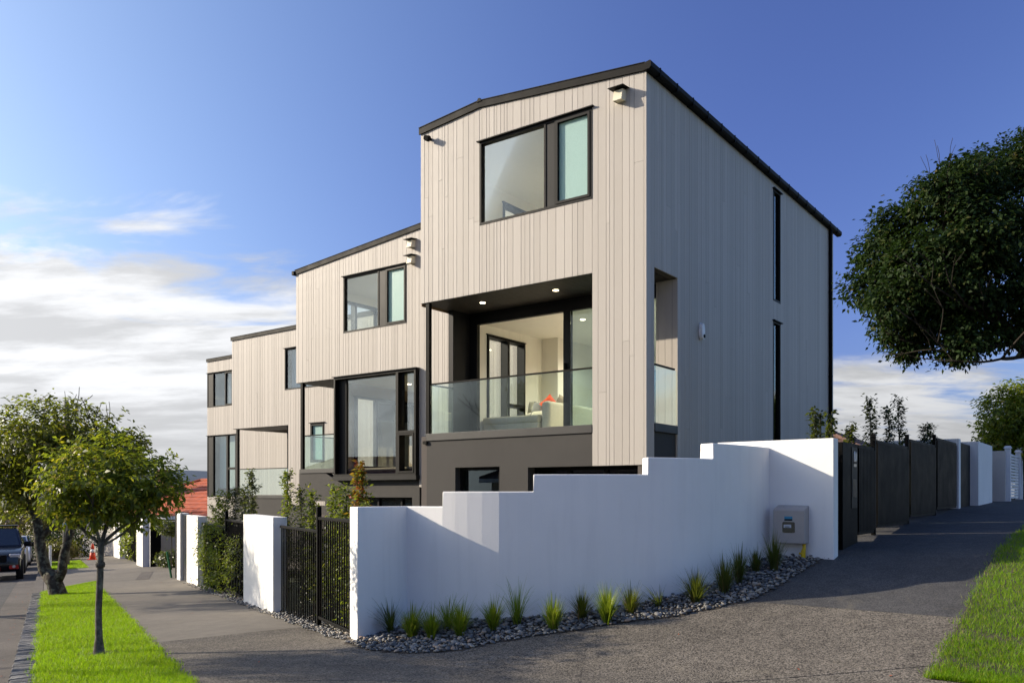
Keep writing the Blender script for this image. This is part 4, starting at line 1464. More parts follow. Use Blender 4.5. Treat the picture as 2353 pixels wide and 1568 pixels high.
# ------------------------------------------------------------------ gas meter box
def meter():
    f = .38
    bx = ARC_END[0] + (RET_END[0] - ARC_END[0]) * f; by = ARC_END[1] + (RET_END[1] - ARC_END[1]) * f
    z0 = 1.065
    o = empty('meter_box', (bx, by, z0), ROT)
    tag(o, 'beige gas meter box mounted on the white wall with a yellow pipe', 'meter box')
    # local: x along wall right, y into wall
    w, h, d = .205, .50, .21
    m = MB()
    prof = [(0, 0), (-d, 0), (-d, h - .07), (-d + .03, h - .045), (0, h)]
    v = [(-w, y, z) for y, z in prof] + [(w, y, z) for y, z in prof]
    n = len(prof)
    m.add(v, [tuple(range(n)), tuple(range(2 * n - 1, n - 1, -1))] + [(i, (i + 1) % n, n + (i + 1) % n, n + i) for i in range(n)])
    m.build('case', 'meter_box', o, bevel=.012)
    ws = MB()
    ring = []
    for cx_, cz_, a0 in ((.065, .265, 0), (-.065 + .0, .265, 90), (-.065, .155, 180), (.065, .155, 270)):
        for k in range(5):
            t = R(a0 + k * 22.5)
            ring.append((cx_ - .0 + .015 * math.cos(t) + (.0), cz_ + .015 * math.sin(t)))
    ws.prism(ring, -d - .004, -d + .002, lambda a, b, c: (a, c, b))
    wdw = ws.build('viewing_window', 'car_glass', o)
    MB().box(-.062, .035, -d - .007, -d - .0045, .205, .245).build('dial', 'paper', wdw)
    MB().box(-.045, .015, -d - .009, -d - .0075, .212, .222).build('dial_strip', 'dark_frame', wdw)
    lb = MB().box(-.055, .05, -d - .003, -d + .001, .295, .352).build('label', 'blue_label', o)
    MB().box(-.053, .048, -d - .0045, -d - .0031, .297, .318).build('label_strip', 'dark_frame', lb)
    MB().tube([(.165, -.10, .01), (.165, -.10, -.06), (.155, -.10, -.10), (.15, -.10, -.36)], [.022, .022, .03, .03], 12).build('pipe', 'yellow_pipe', o, smooth=True)
    MB().tube([(.10, -.10, -.13), (.15, -.10, -.13)], .014, 8).build('valve', 'yellow_pipe', o)
    for s in (-.1, .1):
        MB().lathe([(.008, 0), (.008, .006)], (s, -.10, h - .03), 8).build('screw', 'dark_frame', o)


meter()


# ------------------------------------------------------------------ pebble bed and tufts
EDGE = [(-1.95, 9.62), (-1.82, 9.54), (-1.53, 9.10), (-.99, 8.86), (-.54, 8.92), (-.12, 9.09), (.59, 9.18), (1.31, 9.27), (1.84, 9.28), (2.25, 9.38), (2.78, 9.56), (3.46, 10.26), (4.02, 10.90)]


def pebbles():
    bed = empty('pebble_bed', (0, 9.2, gz(0, 9.2)))
    tag(bed, kind='structure')
    outline = EDGE + [RET_END] + [p for p in reversed(ARC)]
    xs = np.array([p[0] for p in outline]); ys = np.array([p[1] for p in outline])

    def inside(x, y):
        c = np.zeros(len(x), bool)
        j = len(xs) - 1
        for i in range(len(xs)):
            cond = ((ys[i] > y) != (ys[j] > y)) & (x < (xs[j] - xs[i]) * (y - ys[i]) / (ys[j] - ys[i] + 1e-12) + xs[i])
            c ^= cond
            j = i
        return c
    g = np.random.default_rng(5)
    # soil under the stones
    gx = np.linspace(-2.0, 4.2, 63); gy = np.linspace(8.7, 11.5, 31)
    m = MB()
    idx = {}
    for i in range(62):
        for j in range(30):
            cx_, cy_ = (gx[i] + gx[i + 1]) / 2, (gy[j] + gy[j + 1]) / 2
            if inside(np.array([cx_]), np.array([cy_]))[0]:
                q = []
                for (u, w) in ((i, j), (i + 1, j), (i + 1, j + 1), (i, j + 1)):
                    if (u, w) not in idx:
                        idx[(u, w)] = len(m.v); m.v.append((gx[u], gy[w] - 9.2, gz(gx[u], gy[w]) + .006 - bed.location.z))
                    q.append(idx[(u, w)])
                m.f.append(tuple(q))
    m.build('soil', 'soil', bed)
    P = []
    # poisson-ish scatter
    cell = {}

    def try_add(x, y, r, lift):
        k = (int(x / .06), int(y / .06))
        for a in range(-2, 3):
            for b in range(-2, 3):
                for (px, py, pr) in cell.get((k[0] + a, k[1] + b), ()):
                    if (px - x) ** 2 + (py - y) ** 2 < (.78 * (pr + r)) ** 2:
                        return False
        cell.setdefault(k, []).append((x, y, r))
        P.append((x, y, r, lift))
        return True
    X = g.uniform(-2.0, 4.2, 34000); Y = g.uniform(8.5, 11.5, 34000)
    ok = inside(X, Y)
    X, Y = X[ok], Y[ok]
    for i, (x, y) in enumerate(zip(X, Y)):
        try_add(x, y, (.036 if i < 110 else g.uniform(.013, .028)) * g.uniform(.85, 1.15), 0)
    # strip under the street fence
    for i in range(9000):
        a = .2 + 13 * g.random() ** 1.4; b = -.10 + .40 * g.random() + .03 * math.sin(a * 7)
        if 3.95 < a < 6.25 and b > -.02: continue
        if 11.5 < a < 13.4 and b > -.02: continue
        x, y = AB(a, b)
        try_add(x, y, g.uniform(.013, .027), 0)
    P2 = list(P)
    for i in range(500):
        x, y, r, _ = P2[int(g.random() * len(P2))]
        P.append((x + g.uniform(-.03, .03), y + g.uniform(-.03, .03), g.uniform(.016, .03), .022))
    # unit stones
    protos = []
    for k in range(6):
        bm = bmesh.new()
        bmesh.ops.create_icosphere(bm, subdivisions=2, radius=1)
        rr = random.Random(k)
        ph = [rr.uniform(0, 6) for _ in range(6)]
        for v in bm.verts:
            c = v.co
            f = 1 + .10 * math.sin(2.1 * c.x + ph[0]) + .09 * math.sin(2.6 * c.y + ph[1]) + .06 * math.sin(3.2 * c.z + ph[2])
            v.co = Vector((c.x * f * rr.uniform(1, 1) * 1.25, c.y * f * (.8 + .1 * (k % 3)), c.z * f * (.5 + .06 * (k % 2))))
        me = bpy.data.meshes.new('pebble'); bm.to_mesh(me); bm.free()
        me.polygons.foreach_set('use_smooth', [True] * len(me.polygons))
        me.materials.append(MATS['river_pebble'])
        protos.append(me)
    lowp = []
    for k in range(6):
        bm = bmesh.new(); bmesh.ops.create_icosphere(bm, subdivisions=1, radius=1)
        V = np.array([v.co[:] for v in bm.verts]); Fc = np.array([[v.index for v in f.verts] for f in bm.faces])
        bm.free()
        V = V * np.array([1.25, .8 + .1 * (k % 3), .52 + .06 * (k % 2)])
        lowp.append((V, Fc))
    P.sort(key=lambda p: -(p[2] / math.hypot(p[0], p[1])))
    VS, FS, RN = [], [], []
    off = 0
    for i, (x, y, r, lift) in enumerate(P):
        z = gz(x, y) + .008 + r * .42 + lift
        rz = g.uniform(0, 6.28); tx, ty = g.normal(0, .22, 2)
        if i < 300:
            o = link('pebble', protos[i % 6], bed)
            o.location = (x - bed.location.x, y - bed.location.y, z - bed.location.z)
            o.rotation_euler = (tx, ty, rz)
            o.scale = (r, r, r)
        else:
            V, Fc = lowp[i % 6]
            c, s = math.cos(rz), math.sin(rz)
            v = V * r
            v = np.stack([v[:, 0] * c - v[:, 1] * s, v[:, 0] * s + v[:, 1] * c, v[:, 2] + v[:, 0] * tx * .5], -1)
            VS.append(v + np.array([x - bed.location.x, y - bed.location.y, z - bed.location.z])); FS.append(Fc + off); off += len(v)
            RN.append(np.full(len(Fc), g.random()))
    o = np_mesh('small_pebbles', np.concatenate(VS), np.concatenate(FS), 'river_pebble', bed, np.concatenate(RN), True)
    o['kind'] = 'stuff'


pebbles()


def tuft(x, y, h, n, spread, mat, label, seed, droop=.5, lean=(0, 0)):
    g = np.random.default_rng(seed)
    o = empty('grass_tuft', (x, y, gz(x, y)))
    tag(o, label, 'plant', 'strappy grass plants in the pebble bed')
    V, F, Rn = [], [], []
    seg = 5
    for i in range(n):
        th = g.uniform(0, 2 * math.pi)
        rad = abs(g.normal(0, .022))
        L_ = h * (g.uniform(.45, 1.0) if g.random() < .85 else g.uniform(.9, 1.3))
        out = spread * 1.15 * g.uniform(.10, 1.0)
        w = g.uniform(.0026, .0052)
        d = np.array([math.cos(th), math.sin(th)]) + np.array(lean)
        dr = droop * g.uniform(.3, 1.2)
        side = np.array([-math.sin(th), math.cos(th)])
        k = len(V)
        for s in range(seg + 1):
            t = s / seg
            r = rad + out * (t ** 1.35)
            zz = L_ * t * (1 - dr * .45 * t * t * out / max(spread, .01))
            c = np.array([d[0] * r, d[1] * r])
            ww = w * (1 - t ** 2.2) + .0004
            V.append((c[0] - side[0] * ww, c[1] - side[1] * ww, zz)); V.append((c[0] + side[0] * ww, c[1] + side[1] * ww, zz + .001))
        q = g.random() * .85
        if g.random() < .07: q = .97
        for s in range(seg):
            F.append((k + 2 * s, k + 2 * s + 1, k + 2 * s + 3, k + 2 * s + 2)); Rn.append(q)
    np_mesh('blades', V, F, mat, o, Rn)
    MB().lathe([(.03, -.02), (.035, .01), (.018, .05)], (0, 0, 0), 8).build('crown_base', 'soil', o)


TUFTS = [
    (-1.42, 9.95, .42, 110, .26, 'tuft_dark', 'thin dark wispy grass plant leaning out in the corner beside the white pier', .7),
    (-1.14, 9.58, .36, 300, .19, 'tuft_blade', 'dense olive grass tuft, second from the white pier', .3),
    (-0.90, 9.48, .33, 260, .19, 'tuft_blade', 'low yellow-green grass tuft just right of the olive one near the pier', .4),
    (-0.74, 9.72, .40, 100, .22, 'tuft_blade', 'loose open grass tuft between two dense ones left of the sunlit wall patch', .6),
    (-0.58, 9.44, .39, 300, .19, 'tuft_blade', 'dense mid-green upright tuft below the sunlit patch of the curved wall', .3),
    (-0.21, 9.50, .35, 300, .18, 'tuft_blade', 'short olive tuft with brown tips standing alone left of the tall wispy plant', .35),
    (0.06, 9.62, .52, 90, .22, 'tuft_blade', 'tall wispy grass plant with long seed stalks left of centre in the bed', .6),
    (0.45, 9.30, .35, 330, .16, 'tuft_blade', 'bright sunlit green tuft near the crack in the footpath', .25),
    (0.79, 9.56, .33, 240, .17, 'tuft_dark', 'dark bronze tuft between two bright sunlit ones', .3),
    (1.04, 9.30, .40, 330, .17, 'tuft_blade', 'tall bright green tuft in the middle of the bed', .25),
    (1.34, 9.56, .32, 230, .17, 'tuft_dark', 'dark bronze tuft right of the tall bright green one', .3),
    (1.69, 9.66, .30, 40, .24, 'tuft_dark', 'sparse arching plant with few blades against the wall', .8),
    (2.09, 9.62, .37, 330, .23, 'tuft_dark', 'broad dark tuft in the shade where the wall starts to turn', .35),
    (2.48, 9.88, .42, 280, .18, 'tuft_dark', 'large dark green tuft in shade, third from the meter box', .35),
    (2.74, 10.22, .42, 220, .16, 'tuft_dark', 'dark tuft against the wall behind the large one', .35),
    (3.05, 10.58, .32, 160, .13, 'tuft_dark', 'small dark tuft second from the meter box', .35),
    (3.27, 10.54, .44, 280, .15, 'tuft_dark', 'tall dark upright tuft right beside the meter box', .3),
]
for i, (x, y, h_, n_, sp, mt, lb, dp) in enumerate(TUFTS):
    tuft(x, y, h_, n_, sp, mt, lb, 100 + i, dp, (-.3, -.2) if i == 0 else ((-.7, 0) if i == 11 else (0, 0)))


# ------------------------------------------------------------------ street piers and black fences
def pier(a0, a1, b0, b1, top, label, mat='white_plaster', cat='pier', group='white rendered fence piers', name='fence_pier'):
    x, y = AB((a0 + a1) / 2, (b0 + b1) / 2)
    zb = min(gz(*AB(a, b)) for a in (a0, a1) for b in (b0, b1)) - .15
    p = [(*AB(a, b), z) for z in (zb, top) for a, b in ((a0, b0), (a1, b0), (a1, b1), (a0, b1))]
    o = MB().hexa(p).build(name, mat, None, bevel=.006)
    o.data.transform(Matrix.Translation((-x, -y, -zb))); o.location = (x, y, zb)
    return tag(o, label, cat, group)


def fence(fn, p0, p1, q, z0, z1, label, group, spacing=.095, bar=.016, rail=.04, post=None, post_at=0, mat='black_metal', follow=0):
    """panel of upright pickets from p0 to p1 at offset q; level rails z0 (bottom) and z1 (top)."""
    x, y = fn(p0, q)
    x1, y1 = fn(p1, q)
    L_ = math.hypot(x1 - x, y1 - y)
    o = empty('picket_fence', (x, y, z0), math.atan2(y1 - y, x1 - x))
    tag(o, label, 'fence', group)
    H = z1 - z0
    MB().box(0, L_, -.02, .02, H - rail, H).build('rail', mat, o, bevel=.004, seg=1)
    MB().box(0, L_, -.02, .02, 0, rail).build('rail', mat, o, bevel=.004, seg=1)
    n = int(L_ / spacing)
    me = None
    for i in range(n):
        xx = (i + .5) * L_ / n
        if me is None:
            pk = MB().box(-bar / 2, bar / 2, -bar / 2, bar / 2, rail, H - rail).build('picket', mat, o); me = pk.data
            pk.location = (xx, 0, 0)
        else:
            link('picket', me, o, (xx, 0, 0))
    if post:
        pb, pt = post
        MB().box(post_at * L_ - .03, post_at * L_ + .03, -.03, .03, pb - z0, pt - z0).build('post', mat, o, bevel=.004, seg=1)
        MB().hexa([(post_at * L_ - .034, -.034, pt - z0), (post_at * L_ + .034, -.034, pt - z0), (post_at * L_ + .034, .034, pt - z0), (post_at * L_ - .034, .034, pt - z0),
                   (post_at * L_ - .02, -.02, pt - z0 + .02), (post_at * L_ + .02, -.02, pt - z0 + .02), (post_at * L_ + .02, .02, pt - z0 + .02), (post_at * L_ - .02, .02, pt - z0 + .02)]).build('post_cap', mat, o)
    return o


SF = 'black picket panels along the street'
fence(AB, .29, 1.84, .12, .03, 1.40, 'black picket fence panel nearest the camera, beside the white corner pier', SF, post=(-.25, 1.52), post_at=1)
fence(AB, 1.88, 3.95, .12, -.15, 1.22, 'black picket fence panel just right of the wide white pier', SF)
pier(3.97, 6.25, 0, .22, 1.345, 'wide white pier with dappled leaf shadow between black fence panels', )
fence(AB, 6.27, 8.55, .12, -.24, 1.20, 'black picket panel over dark hedge just left of the wide white pier', SF, post=(-.6, 1.34), post_at=1)
fence(AB, 8.6, 11.5, .12, -.42, 1.04, 'black picket panel smothered by bright hedge left of the middle post', SF)
pier(11.55, 13.35, 0, .22, 1.18, 'white pier between the hedge and the dark glossy letterbox panel')
pier(13.37, 14.55, .06, .2, 1.17, 'dark glossy letterbox panel between two white piers', 'car_black', 'panel', None, 'letterbox_panel')
pier(14.57, 15.2, 0, .22, 1.20, 'narrow white pier left of the dark letterbox panel')
pier(15.22, 15.9, .04, .2, 1.22, 'black gate post at the right of the driveway opening', 'black_metal', 'post', None, 'gate_post')
pier(26.0, 26.2, .66, 2.6, .66, 'pale wall at the back of the driveway court behind the topiary', 'cream_plaster', 'wall', None, 'court_wall')
pier(24.6, 24.75, .27, .62, .80, 'dark gate leaf standing open at the left of the driveway', 'black_metal', 'gate', None, 'gate')
pier(24.8, 27.2, 0, .25, .95, 'white pier at the left side of the driveway opening')
pier(27.3, 30.2, .5, .7, .9, 'white wall length set back beyond the driveway pier', 'white_plaster', 'wall', None, 'garden_wall')
pier(36.2, 40.5, 0, .25, .80, 'white pier at the far end of the street hedge')
pier(40.7, 75, .1, .35, .75, 'long pale rendered wall far down the street', 'cream_plaster', 'wall', None, 'garden_wall')
fence(AB, 30.4, 36.0, .2, -1.2, .55, 'distant black picket panel behind a low hedge down the street', SF, spacing=.2, bar=.03)


# ------------------------------------------------------------------ vegetation builders
def leaf_geo(C, size, g, upbias=.3, aspect=.45, outward=None, droop=.2):
    n = len(C)
    nrm = g.normal(size=(n, 3))
    nrm /= np.linalg.norm(nrm, axis=1, keepdims=True)
    nrm[:, 2] = np.abs(nrm[:, 2]) + upbias
    if outward is not None:
        nrm += outward * .8
    nrm /= np.linalg.norm(nrm, axis=1, keepdims=True)
    t = g.normal(size=(n, 3))
    if outward is not None:
        t += outward * 1.0
    t[:, 2] -= droop
    t -= nrm * np.sum(t * nrm, axis=1, keepdims=True)
    t /= np.linalg.norm(t, axis=1, keepdims=True) + 1e-9
    b = np.cross(nrm, t)
    L_ = (size * g.uniform(.65, 1.25, n))[:, None]
    w = L_ * aspect * .5
    V = np.stack([C, C + t * L_ * .45 + b * w + nrm * L_ * .08, C + t * L_ - nrm * L_ * .05, C + t * L_ * .45 - b * w + nrm * L_ * .08], 1).reshape(-1, 3)
    F = np.arange(4 * n).reshape(n, 4)
    return V, F


def crown_pts(lobes, clumps, per, sigma, g, shell_pow=2.4):
    """leaf centres gathered in clumps spread through ellipsoid lobes."""
    W = np.array([l[2] for l in lobes], float); W /= W.sum()
    out, outn = [], []
    for k in range(clumps):
        c, r, _ = lobes[g.choice(len(lobes), p=W)]
        d = g.normal(size=3); d /= np.linalg.norm(d)
        rad = g.random() ** (1 / shell_pow)
        ctr = np.array(c) + d * np.array(r) * rad
        n = int(per * g.uniform(.6, 1.4))
        sg = sigma * g.uniform(.7, 1.3)
        out.append(ctr + g.normal(size=(n, 3)) * np.array([sg, sg, sg * .75]))
        outn.append(np.repeat(d[None], n, 0))
    return np.concatenate(out), np.concatenate(outn)


def foliage(name, C, N, size, mat, parent, seed, aspect=.45, rbias=None):
    g = np.random.default_rng(seed)
    V, F = leaf_geo(C, size, g, aspect=aspect, outward=N)
    r = g.random(len(C)) * .9
    r = np.where(g.random(len(C)) < .03, .97, r)
    if rbias is not None:
        r = np.clip(rbias(C, r, g), 0, 1)
    return np_mesh(name, V, F, mat, parent, r)


def grow(m, p, d, L_, r, depth, rnd, tips, bend=.25, split=2, spread=.6, taper=.72, seg=5):
    pts = [Vector(p)]; rad = [r]
    d = Vector(d).normalized()
    for i in range(seg):
        d = (d + Vector((rnd.uniform(-1, 1), rnd.uniform(-1, 1), rnd.uniform(-.5, .8))) * bend * .5).normalized()
        pts.append(pts[-1] + d * L_ / seg); rad.append(r * (1 - (1 - taper) * (i + 1) / seg))
    m.tube(pts, rad, 8 if r > .02 else 5, cap=depth == 0)
    if depth == 0:
        tips.append(pts[-1]); return
    for k in range(split):
        nd = (d + Vector((rnd.uniform(-1, 1), rnd.uniform(-1, 1), rnd.uniform(-.3, .7))) * spread).normalized()
        grow(m, pts[-1], nd, L_ * rnd.uniform(.6, .85), rad[-1] * rnd.uniform(.6, .8), depth - 1, rnd, tips, bend, split, spread, taper, seg)
    if rnd.random() < .6 and depth > 1:
        k = seg // 2
        nd = (d + Vector((rnd.uniform(-1, 1), rnd.uniform(-1, 1), rnd.uniform(0, .5))) * spread * 1.3).normalized()
        grow(m, pts[k], nd, L_ * .6, rad[k] * .5, depth - 2, rnd, tips, bend, split, spread, taper, seg)


def street_tree():
    x, y = -4.73, 9.68
    z = gz(x, y)
    o = empty('street_tree', (x, y, z))
    tag(o, 'young street tree with slim trunk and rounded green crown on the near verge', 'tree')
    rnd = random.Random(4)
    m = MB()
    m.tube([(0, 0, -.05), (.0, 0, 0), (.0, 0, .2), (-.005, .0, .5), (.015, 0, .9), (.02, 0, 1.15), (.03, .0, 1.30)], [.10, .066, .040, .036, .036, .034, .032], 12)
    m.lathe([(.048, 0), (.053, .03), (.045, .06)], (.017, 0, 1.0), 10)
    tips = []
    for d, L_, r in (((-.75, .2, .75), .62, .020), ((.6, -.1, .8), .55, .022), ((.12, .3, 1), .6, .024), ((-.2, -.5, .9), .5, .018), ((.95, .25, .5), .62, .014)):
        grow(m, (.03, 0, 1.24), d, L_, r, 2, rnd, tips, .3, 2, .7)
    m.build('trunk', 'bark_young', o, smooth=True)
    g = np.random.default_rng(8)
    lobes = [((.08, 0, 2.04), (.56, .60, .52), 5), ((-.30, 0, 1.92), (.40, .40, .42), 2.4), ((.44, .1, 1.86), (.40, .40, .42), 2.4), ((.0, .0, 1.64), (.44, .42, .20), 1.0), ((.80, .1, 1.88), (.18, .2, .28), .6), ((-.48, 0, 1.64), (.20, .2, .20), .4)]
    C, N = crown_pts(lobes, 460, 15, .056, g, 2.0)
    for k in range(70):
        d = g.normal(size=3); d[2] = abs(d[2]) * .8 - .15; d /= np.linalg.norm(d)
        p0 = np.array([.08, 0, 1.95]) + d * np.array([.72, .66, .54]) * g.uniform(.85, 1.0)
        n_ = 11
        tt = np.linspace(0, 1, n_)[:, None]
        C = np.concatenate([C, p0 + d * tt * g.uniform(.12, .26) + g.normal(size=(n_, 3)) * .022]); N = np.concatenate([N, np.repeat(d[None], n_, 0)])
    top = lambda C, r, g: np.where((g.random(len(C)) < .10) & (C[:, 0] < .1), .95, r)
    foliage('crown', C, N, .082, 'leaf_street', o, 9, .42, top)


def old_tree():
    x, y = -10.28, 19.08
    z = gz(x, y)
    o = empty('street_tree', (x, y, z))
    tag(o, 'older forked street tree with lichen covered trunks at the end of the verge', 'tree')
    rnd = random.Random(12)
    m = MB()
    m.tube([(.05, 0, -.1), (.03, 0, .05), (-.05, 0, .30), (-.22, .05, .50)], [.24, .19, .17, .15], 12)
    m.tube([(-.05, 0, .28), (-.30, .05, .60), (-.42, .1, 1.1), (-.48, .1, 1.6), (-.62, .15, 2.2), (-.75, .2, 2.8)], [.15, .135, .12, .10, .085, .06], 10)
    m.tube([(0, 0, .32), (.15, -.05, .55), (.22, -.1, .95), (.42, -.15, 1.5), (.62, -.1, 2.1), (.80, 0, 2.7)], [.12, .105, .09, .08, .065, .045], 10)
    m.tube([(-.45, .1, 1.25), (-.15, .1, 1.55), (.0, .1, 1.95), (.05, .1, 2.5), (.0, .1, 3.0)], [.08, .075, .065, .05, .035], 9)
    m.tube([(-.58, .12, 2.0), (-.95, .0, 2.5), (-1.1, 0, 3.0)], [.06, .05, .03], 8)
    m.tube([(.0, .1, 1.9), (.3, .2, 2.4), (.45, .25, 2.9)], [.055, .045, .03], 8)
    tips = []
    for p, d in (((-.75, .2, 2.7), (-.3, .1, 1)), ((.8, 0, 2.6), (.5, 0, .9)), ((0, .1, 2.9), (0, .2, 1)), ((-1.1, 0, 2.9), (-.7, 0, .8)), ((.45, .25, 2.8), (.4, .5, .9)), ((.62, -.1, 2.1), (.7, -.4, .7)), ((-.5, .1, 1.7), (-.6, -.5, .9))):
        grow(m, p, d, .8, .035, 2, rnd, tips, .35, 2, .8)
    m.build('trunk', 'bark_lichen', o, smooth=True)
    g = np.random.default_rng(18)
    lobes = [((-.1, 0, 3.55), (1.25, 1.3, .95), 5), ((-1.1, 0, 3.05), (.95, 1.0, .80), 3), ((1.05, 0, 3.05), (.95, 1.0, .75), 3), ((-.9, -.2, 2.3), (.9, .8, .45), 1.2), ((1.5, .1, 3.3), (.5, .6, .4), .8)]
    C, N = crown_pts(lobes, 820, 19, .11, g, 2.0)
    for k in range(90):
        d = g.normal(size=3); d[2] = abs(d[2]) * .8 - .2; d /= np.linalg.norm(d)
        p0 = np.array([-.05, 0, 3.2]) + d * np.array([1.85, 1.5, 1.1]) * g.uniform(.85, 1.0)
        n_ = 11
        tt = np.linspace(0, 1, n_)[:, None]
        C = np.concatenate([C, p0 + d * tt * g.uniform(.2, .45) + g.normal(size=(n_, 3)) * .04]); N = np.concatenate([N, np.repeat(d[None], n_, 0)])
    foliage('crown', C, N, .132, 'leaf_old', o, 19, .42)


def big_tree():
    x, y = 9.55, 12.6
    z = gz(x, y)
    o = empty('evergreen_tree', (x, y, z))
    tag(o, 'large dark evergreen tree reaching into the picture over the lane at right', 'tree')
    rnd = random.Random(22)
    m = MB()
    m.tube([(0, 0, -.2), (0, 0, .4), (-.15, 0, 1.1), (-.55, -.1, 1.7)], [.32, .26, .24, .22], 14)
    m.tube([(-.5, -.1, 1.65), (-1.3, -.3, 2.1), (-2.05, -.5, 2.45), (-2.6, -.6, 2.9), (-3.0, -.6, 3.4)], [.16, .14, .12, .09, .06], 12)
    m.tube([(-.5, -.1, 1.65), (-.8, .2, 2.6), (-.9, .3, 3.6), (-.8, .4, 4.8)], [.18, .15, .12, .07], 12)
    m.tube([(-1.9, -.45, 2.38), (-2.1, -.3, 2.9), (-2.0, -.1, 3.6)], [.07, .06, .04], 9)
    m.tube([(-1.3, -.3, 2.1), (-1.5, .1, 2.7), (-1.9, .3, 3.2)], [.08, .06, .04], 9)
    tips = []
    for p, d in (((-3.0, -.6, 3.4), (-.8, 0, .6)), ((-2.6, -.6, 2.9), (-1, -.2, .2)), ((-2.0, -.1, 3.6), (-.2, .2, 1)), ((-1.9, .3, 3.2), (-.5, .3, .8)), ((-.8, .4, 4.8), (0, 0, 1)), ((-2.3, -.55, 2.65), (-.7, -.3, -.15)), ((-2.1, -.5, 2.5), (-.5, -.5, -.25)), ((-2.6, -.6, 2.85), (-.5, .5, -.1)), ((-.9, .3, 3.6), (-.8, -.2, .8))):
        grow(m, p, d, .85, .034, 3, rnd, tips, .35, 2, .8)
    m.build('trunk', 'bark_dark', o, smooth=True)
    g = np.random.default_rng(28)
    ab = lambda xx, zz: (xx - x, -.4, zz - z)
    lobes = [(ab(6.35, 5.0), (1.0, 1.1, 1.0), 5), (ab(7.2, 5.5), (1.1, 1.2, .95), 4), (ab(7.9, 5.1), (1.4, 1.4, 1.25), 3)]
    for (u_, v_, r_) in ((1985, 640, .42), (2010, 560, .42), (2035, 500, .36), (2085, 470, .42), (2125, 440, .40), (2175, 440, .48), (2215, 385, .42), (2265, 372, .42), (2320, 365, .45), (2360, 350, .5),
                         (1998, 700, .36), (2040, 745, .36), (2085, 780, .30), (2140, 790, .32), (2195, 795, .26), (2245, 770, .30), (2060, 620, .55), (2110, 690, .55), (2180, 720, .45), (2300, 690, .5), (2150, 560, .7)):
        lobes.append((tuple(np.array(ab((u_ + 48 - 1176) / 1942 * 12.1, 1.7 + (1135 - v_) / 1942 * 12.1)) + np.array([0, g.uniform(-.5, .5), 0])), (r_, r_ * 1.25, r_ * .85), 9 * r_ * r_))
    C, N = crown_pts(lobes, 3700, 21, .078, g, 2.3)
    foliage('crown', C, N, .078, 'leaf_dark', o, 29, .5)


def round_tree(x, y, z, name, label, lobes, clumps, per, sig, size, mat, seed, trunk_r=.15, cat='tree', group=None, bark='bark_dark'):
    o = empty(name, (x, y, z))
    tag(o, label, cat, group)
    rnd = random.Random(seed)
    m = MB()
    zc = max(l[0][2] for l in lobes)
    m.tube([(0, 0, -.2), (.03, 0, zc * .3), (0, .04, zc * .65)], [trunk_r, trunk_r * .8, trunk_r * .55], 10)
    tips = []
    for k in range(4):
        grow(m, (0, .03, zc * .55), (rnd.uniform(-1, 1), rnd.uniform(-1, 1), .8), zc * .28, trunk_r * .4, 2, rnd, tips, .3)
    m.build('trunk', bark, o, smooth=True)
    g = np.random.default_rng(seed)
    C, N = crown_pts(lobes, clumps, per, sig, g)
    foliage('crown', C, N, size, mat, o, seed + 1)
    return o


street_tree(); old_tree(); big_tree()
round_tree(15.6, 26.0, gz(15.6, 26), 'garden_tree', 'sunlit yellow-green bushy tree behind the white slat fence', [((0, 0, 2.3), (1.2, 1.3, 1.3), 4), ((.9, 0, 2.7), (1.1, 1.2, 1.1), 3), ((-.3, 0, 1.3), (.95, .9, .8), 2)], 1300, 22, .13, .14, 'leaf_hedge', 61)


# ------------------------------------------------------------------ young shrubs and hedges
def shrub(x, y, z, h, w, n, mat, label, seed, stake=False, group='young screening shrubs behind the fences', size=.066, low=0.1, red=False, stake_h=None):
    g = np.random.default_rng(seed)
    rnd = random.Random(seed)
    o = empty('shrub', (x, y, z))
    tag(o, label, 'shrub', group)
    m = MB()
    tp = (rnd.uniform(-.05, .05), rnd.uniform(-.05, .05), h * .93)
    m.tube([(0, 0, 0), (tp[0] * .4, tp[1] * .4, h * .5), tp], [.014, .010, .004], 6)
    C = []
    nb = max(14, int(h * 26))
    Nn = []
    for i in range(nb):
        t = low + (1 - low) * (i + rnd.random()) / nb
        base = Vector((tp[0] * t, tp[1] * t, h * t * .95))
        th = rnd.uniform(0, 6.28)
        rr = 1.3 * w * (1.05 - .72 * t) * rnd.uniform(.4, 1.15)
        tip = base + Vector((math.cos(th) * rr, math.sin(th) * rr, rr * .8 + .04))
        m.tube([base, (base + tip) / 2 + Vector((0, 0, .01)), tip], [.005, .0035, .002], 4)
        k = max(6, int(2.3 * n / nb))
        u = g.random(k) ** .8
        pts = np.array(base)[None] * (1 - u[:, None]) + np.array(tip)[None] * u[:, None] + g.normal(size=(k, 3)) * .028
        C.append(pts)
        Nn.append(np.repeat(np.array([[math.cos(th) * .7, math.sin(th) * .7, .5]]), k, 0))
    m.build('stem', 'bark_young', o, smooth=True)
    foliage('leaves', np.concatenate(C), np.concatenate(Nn), size, mat, o, seed + 5, .48)
    if stake:
        hh = stake_h or h * .95
        st = MB().tube([(.07, .03, 0), (.08, .03, hh)], .012, 6).build('stake', 'stake', o)
    return o


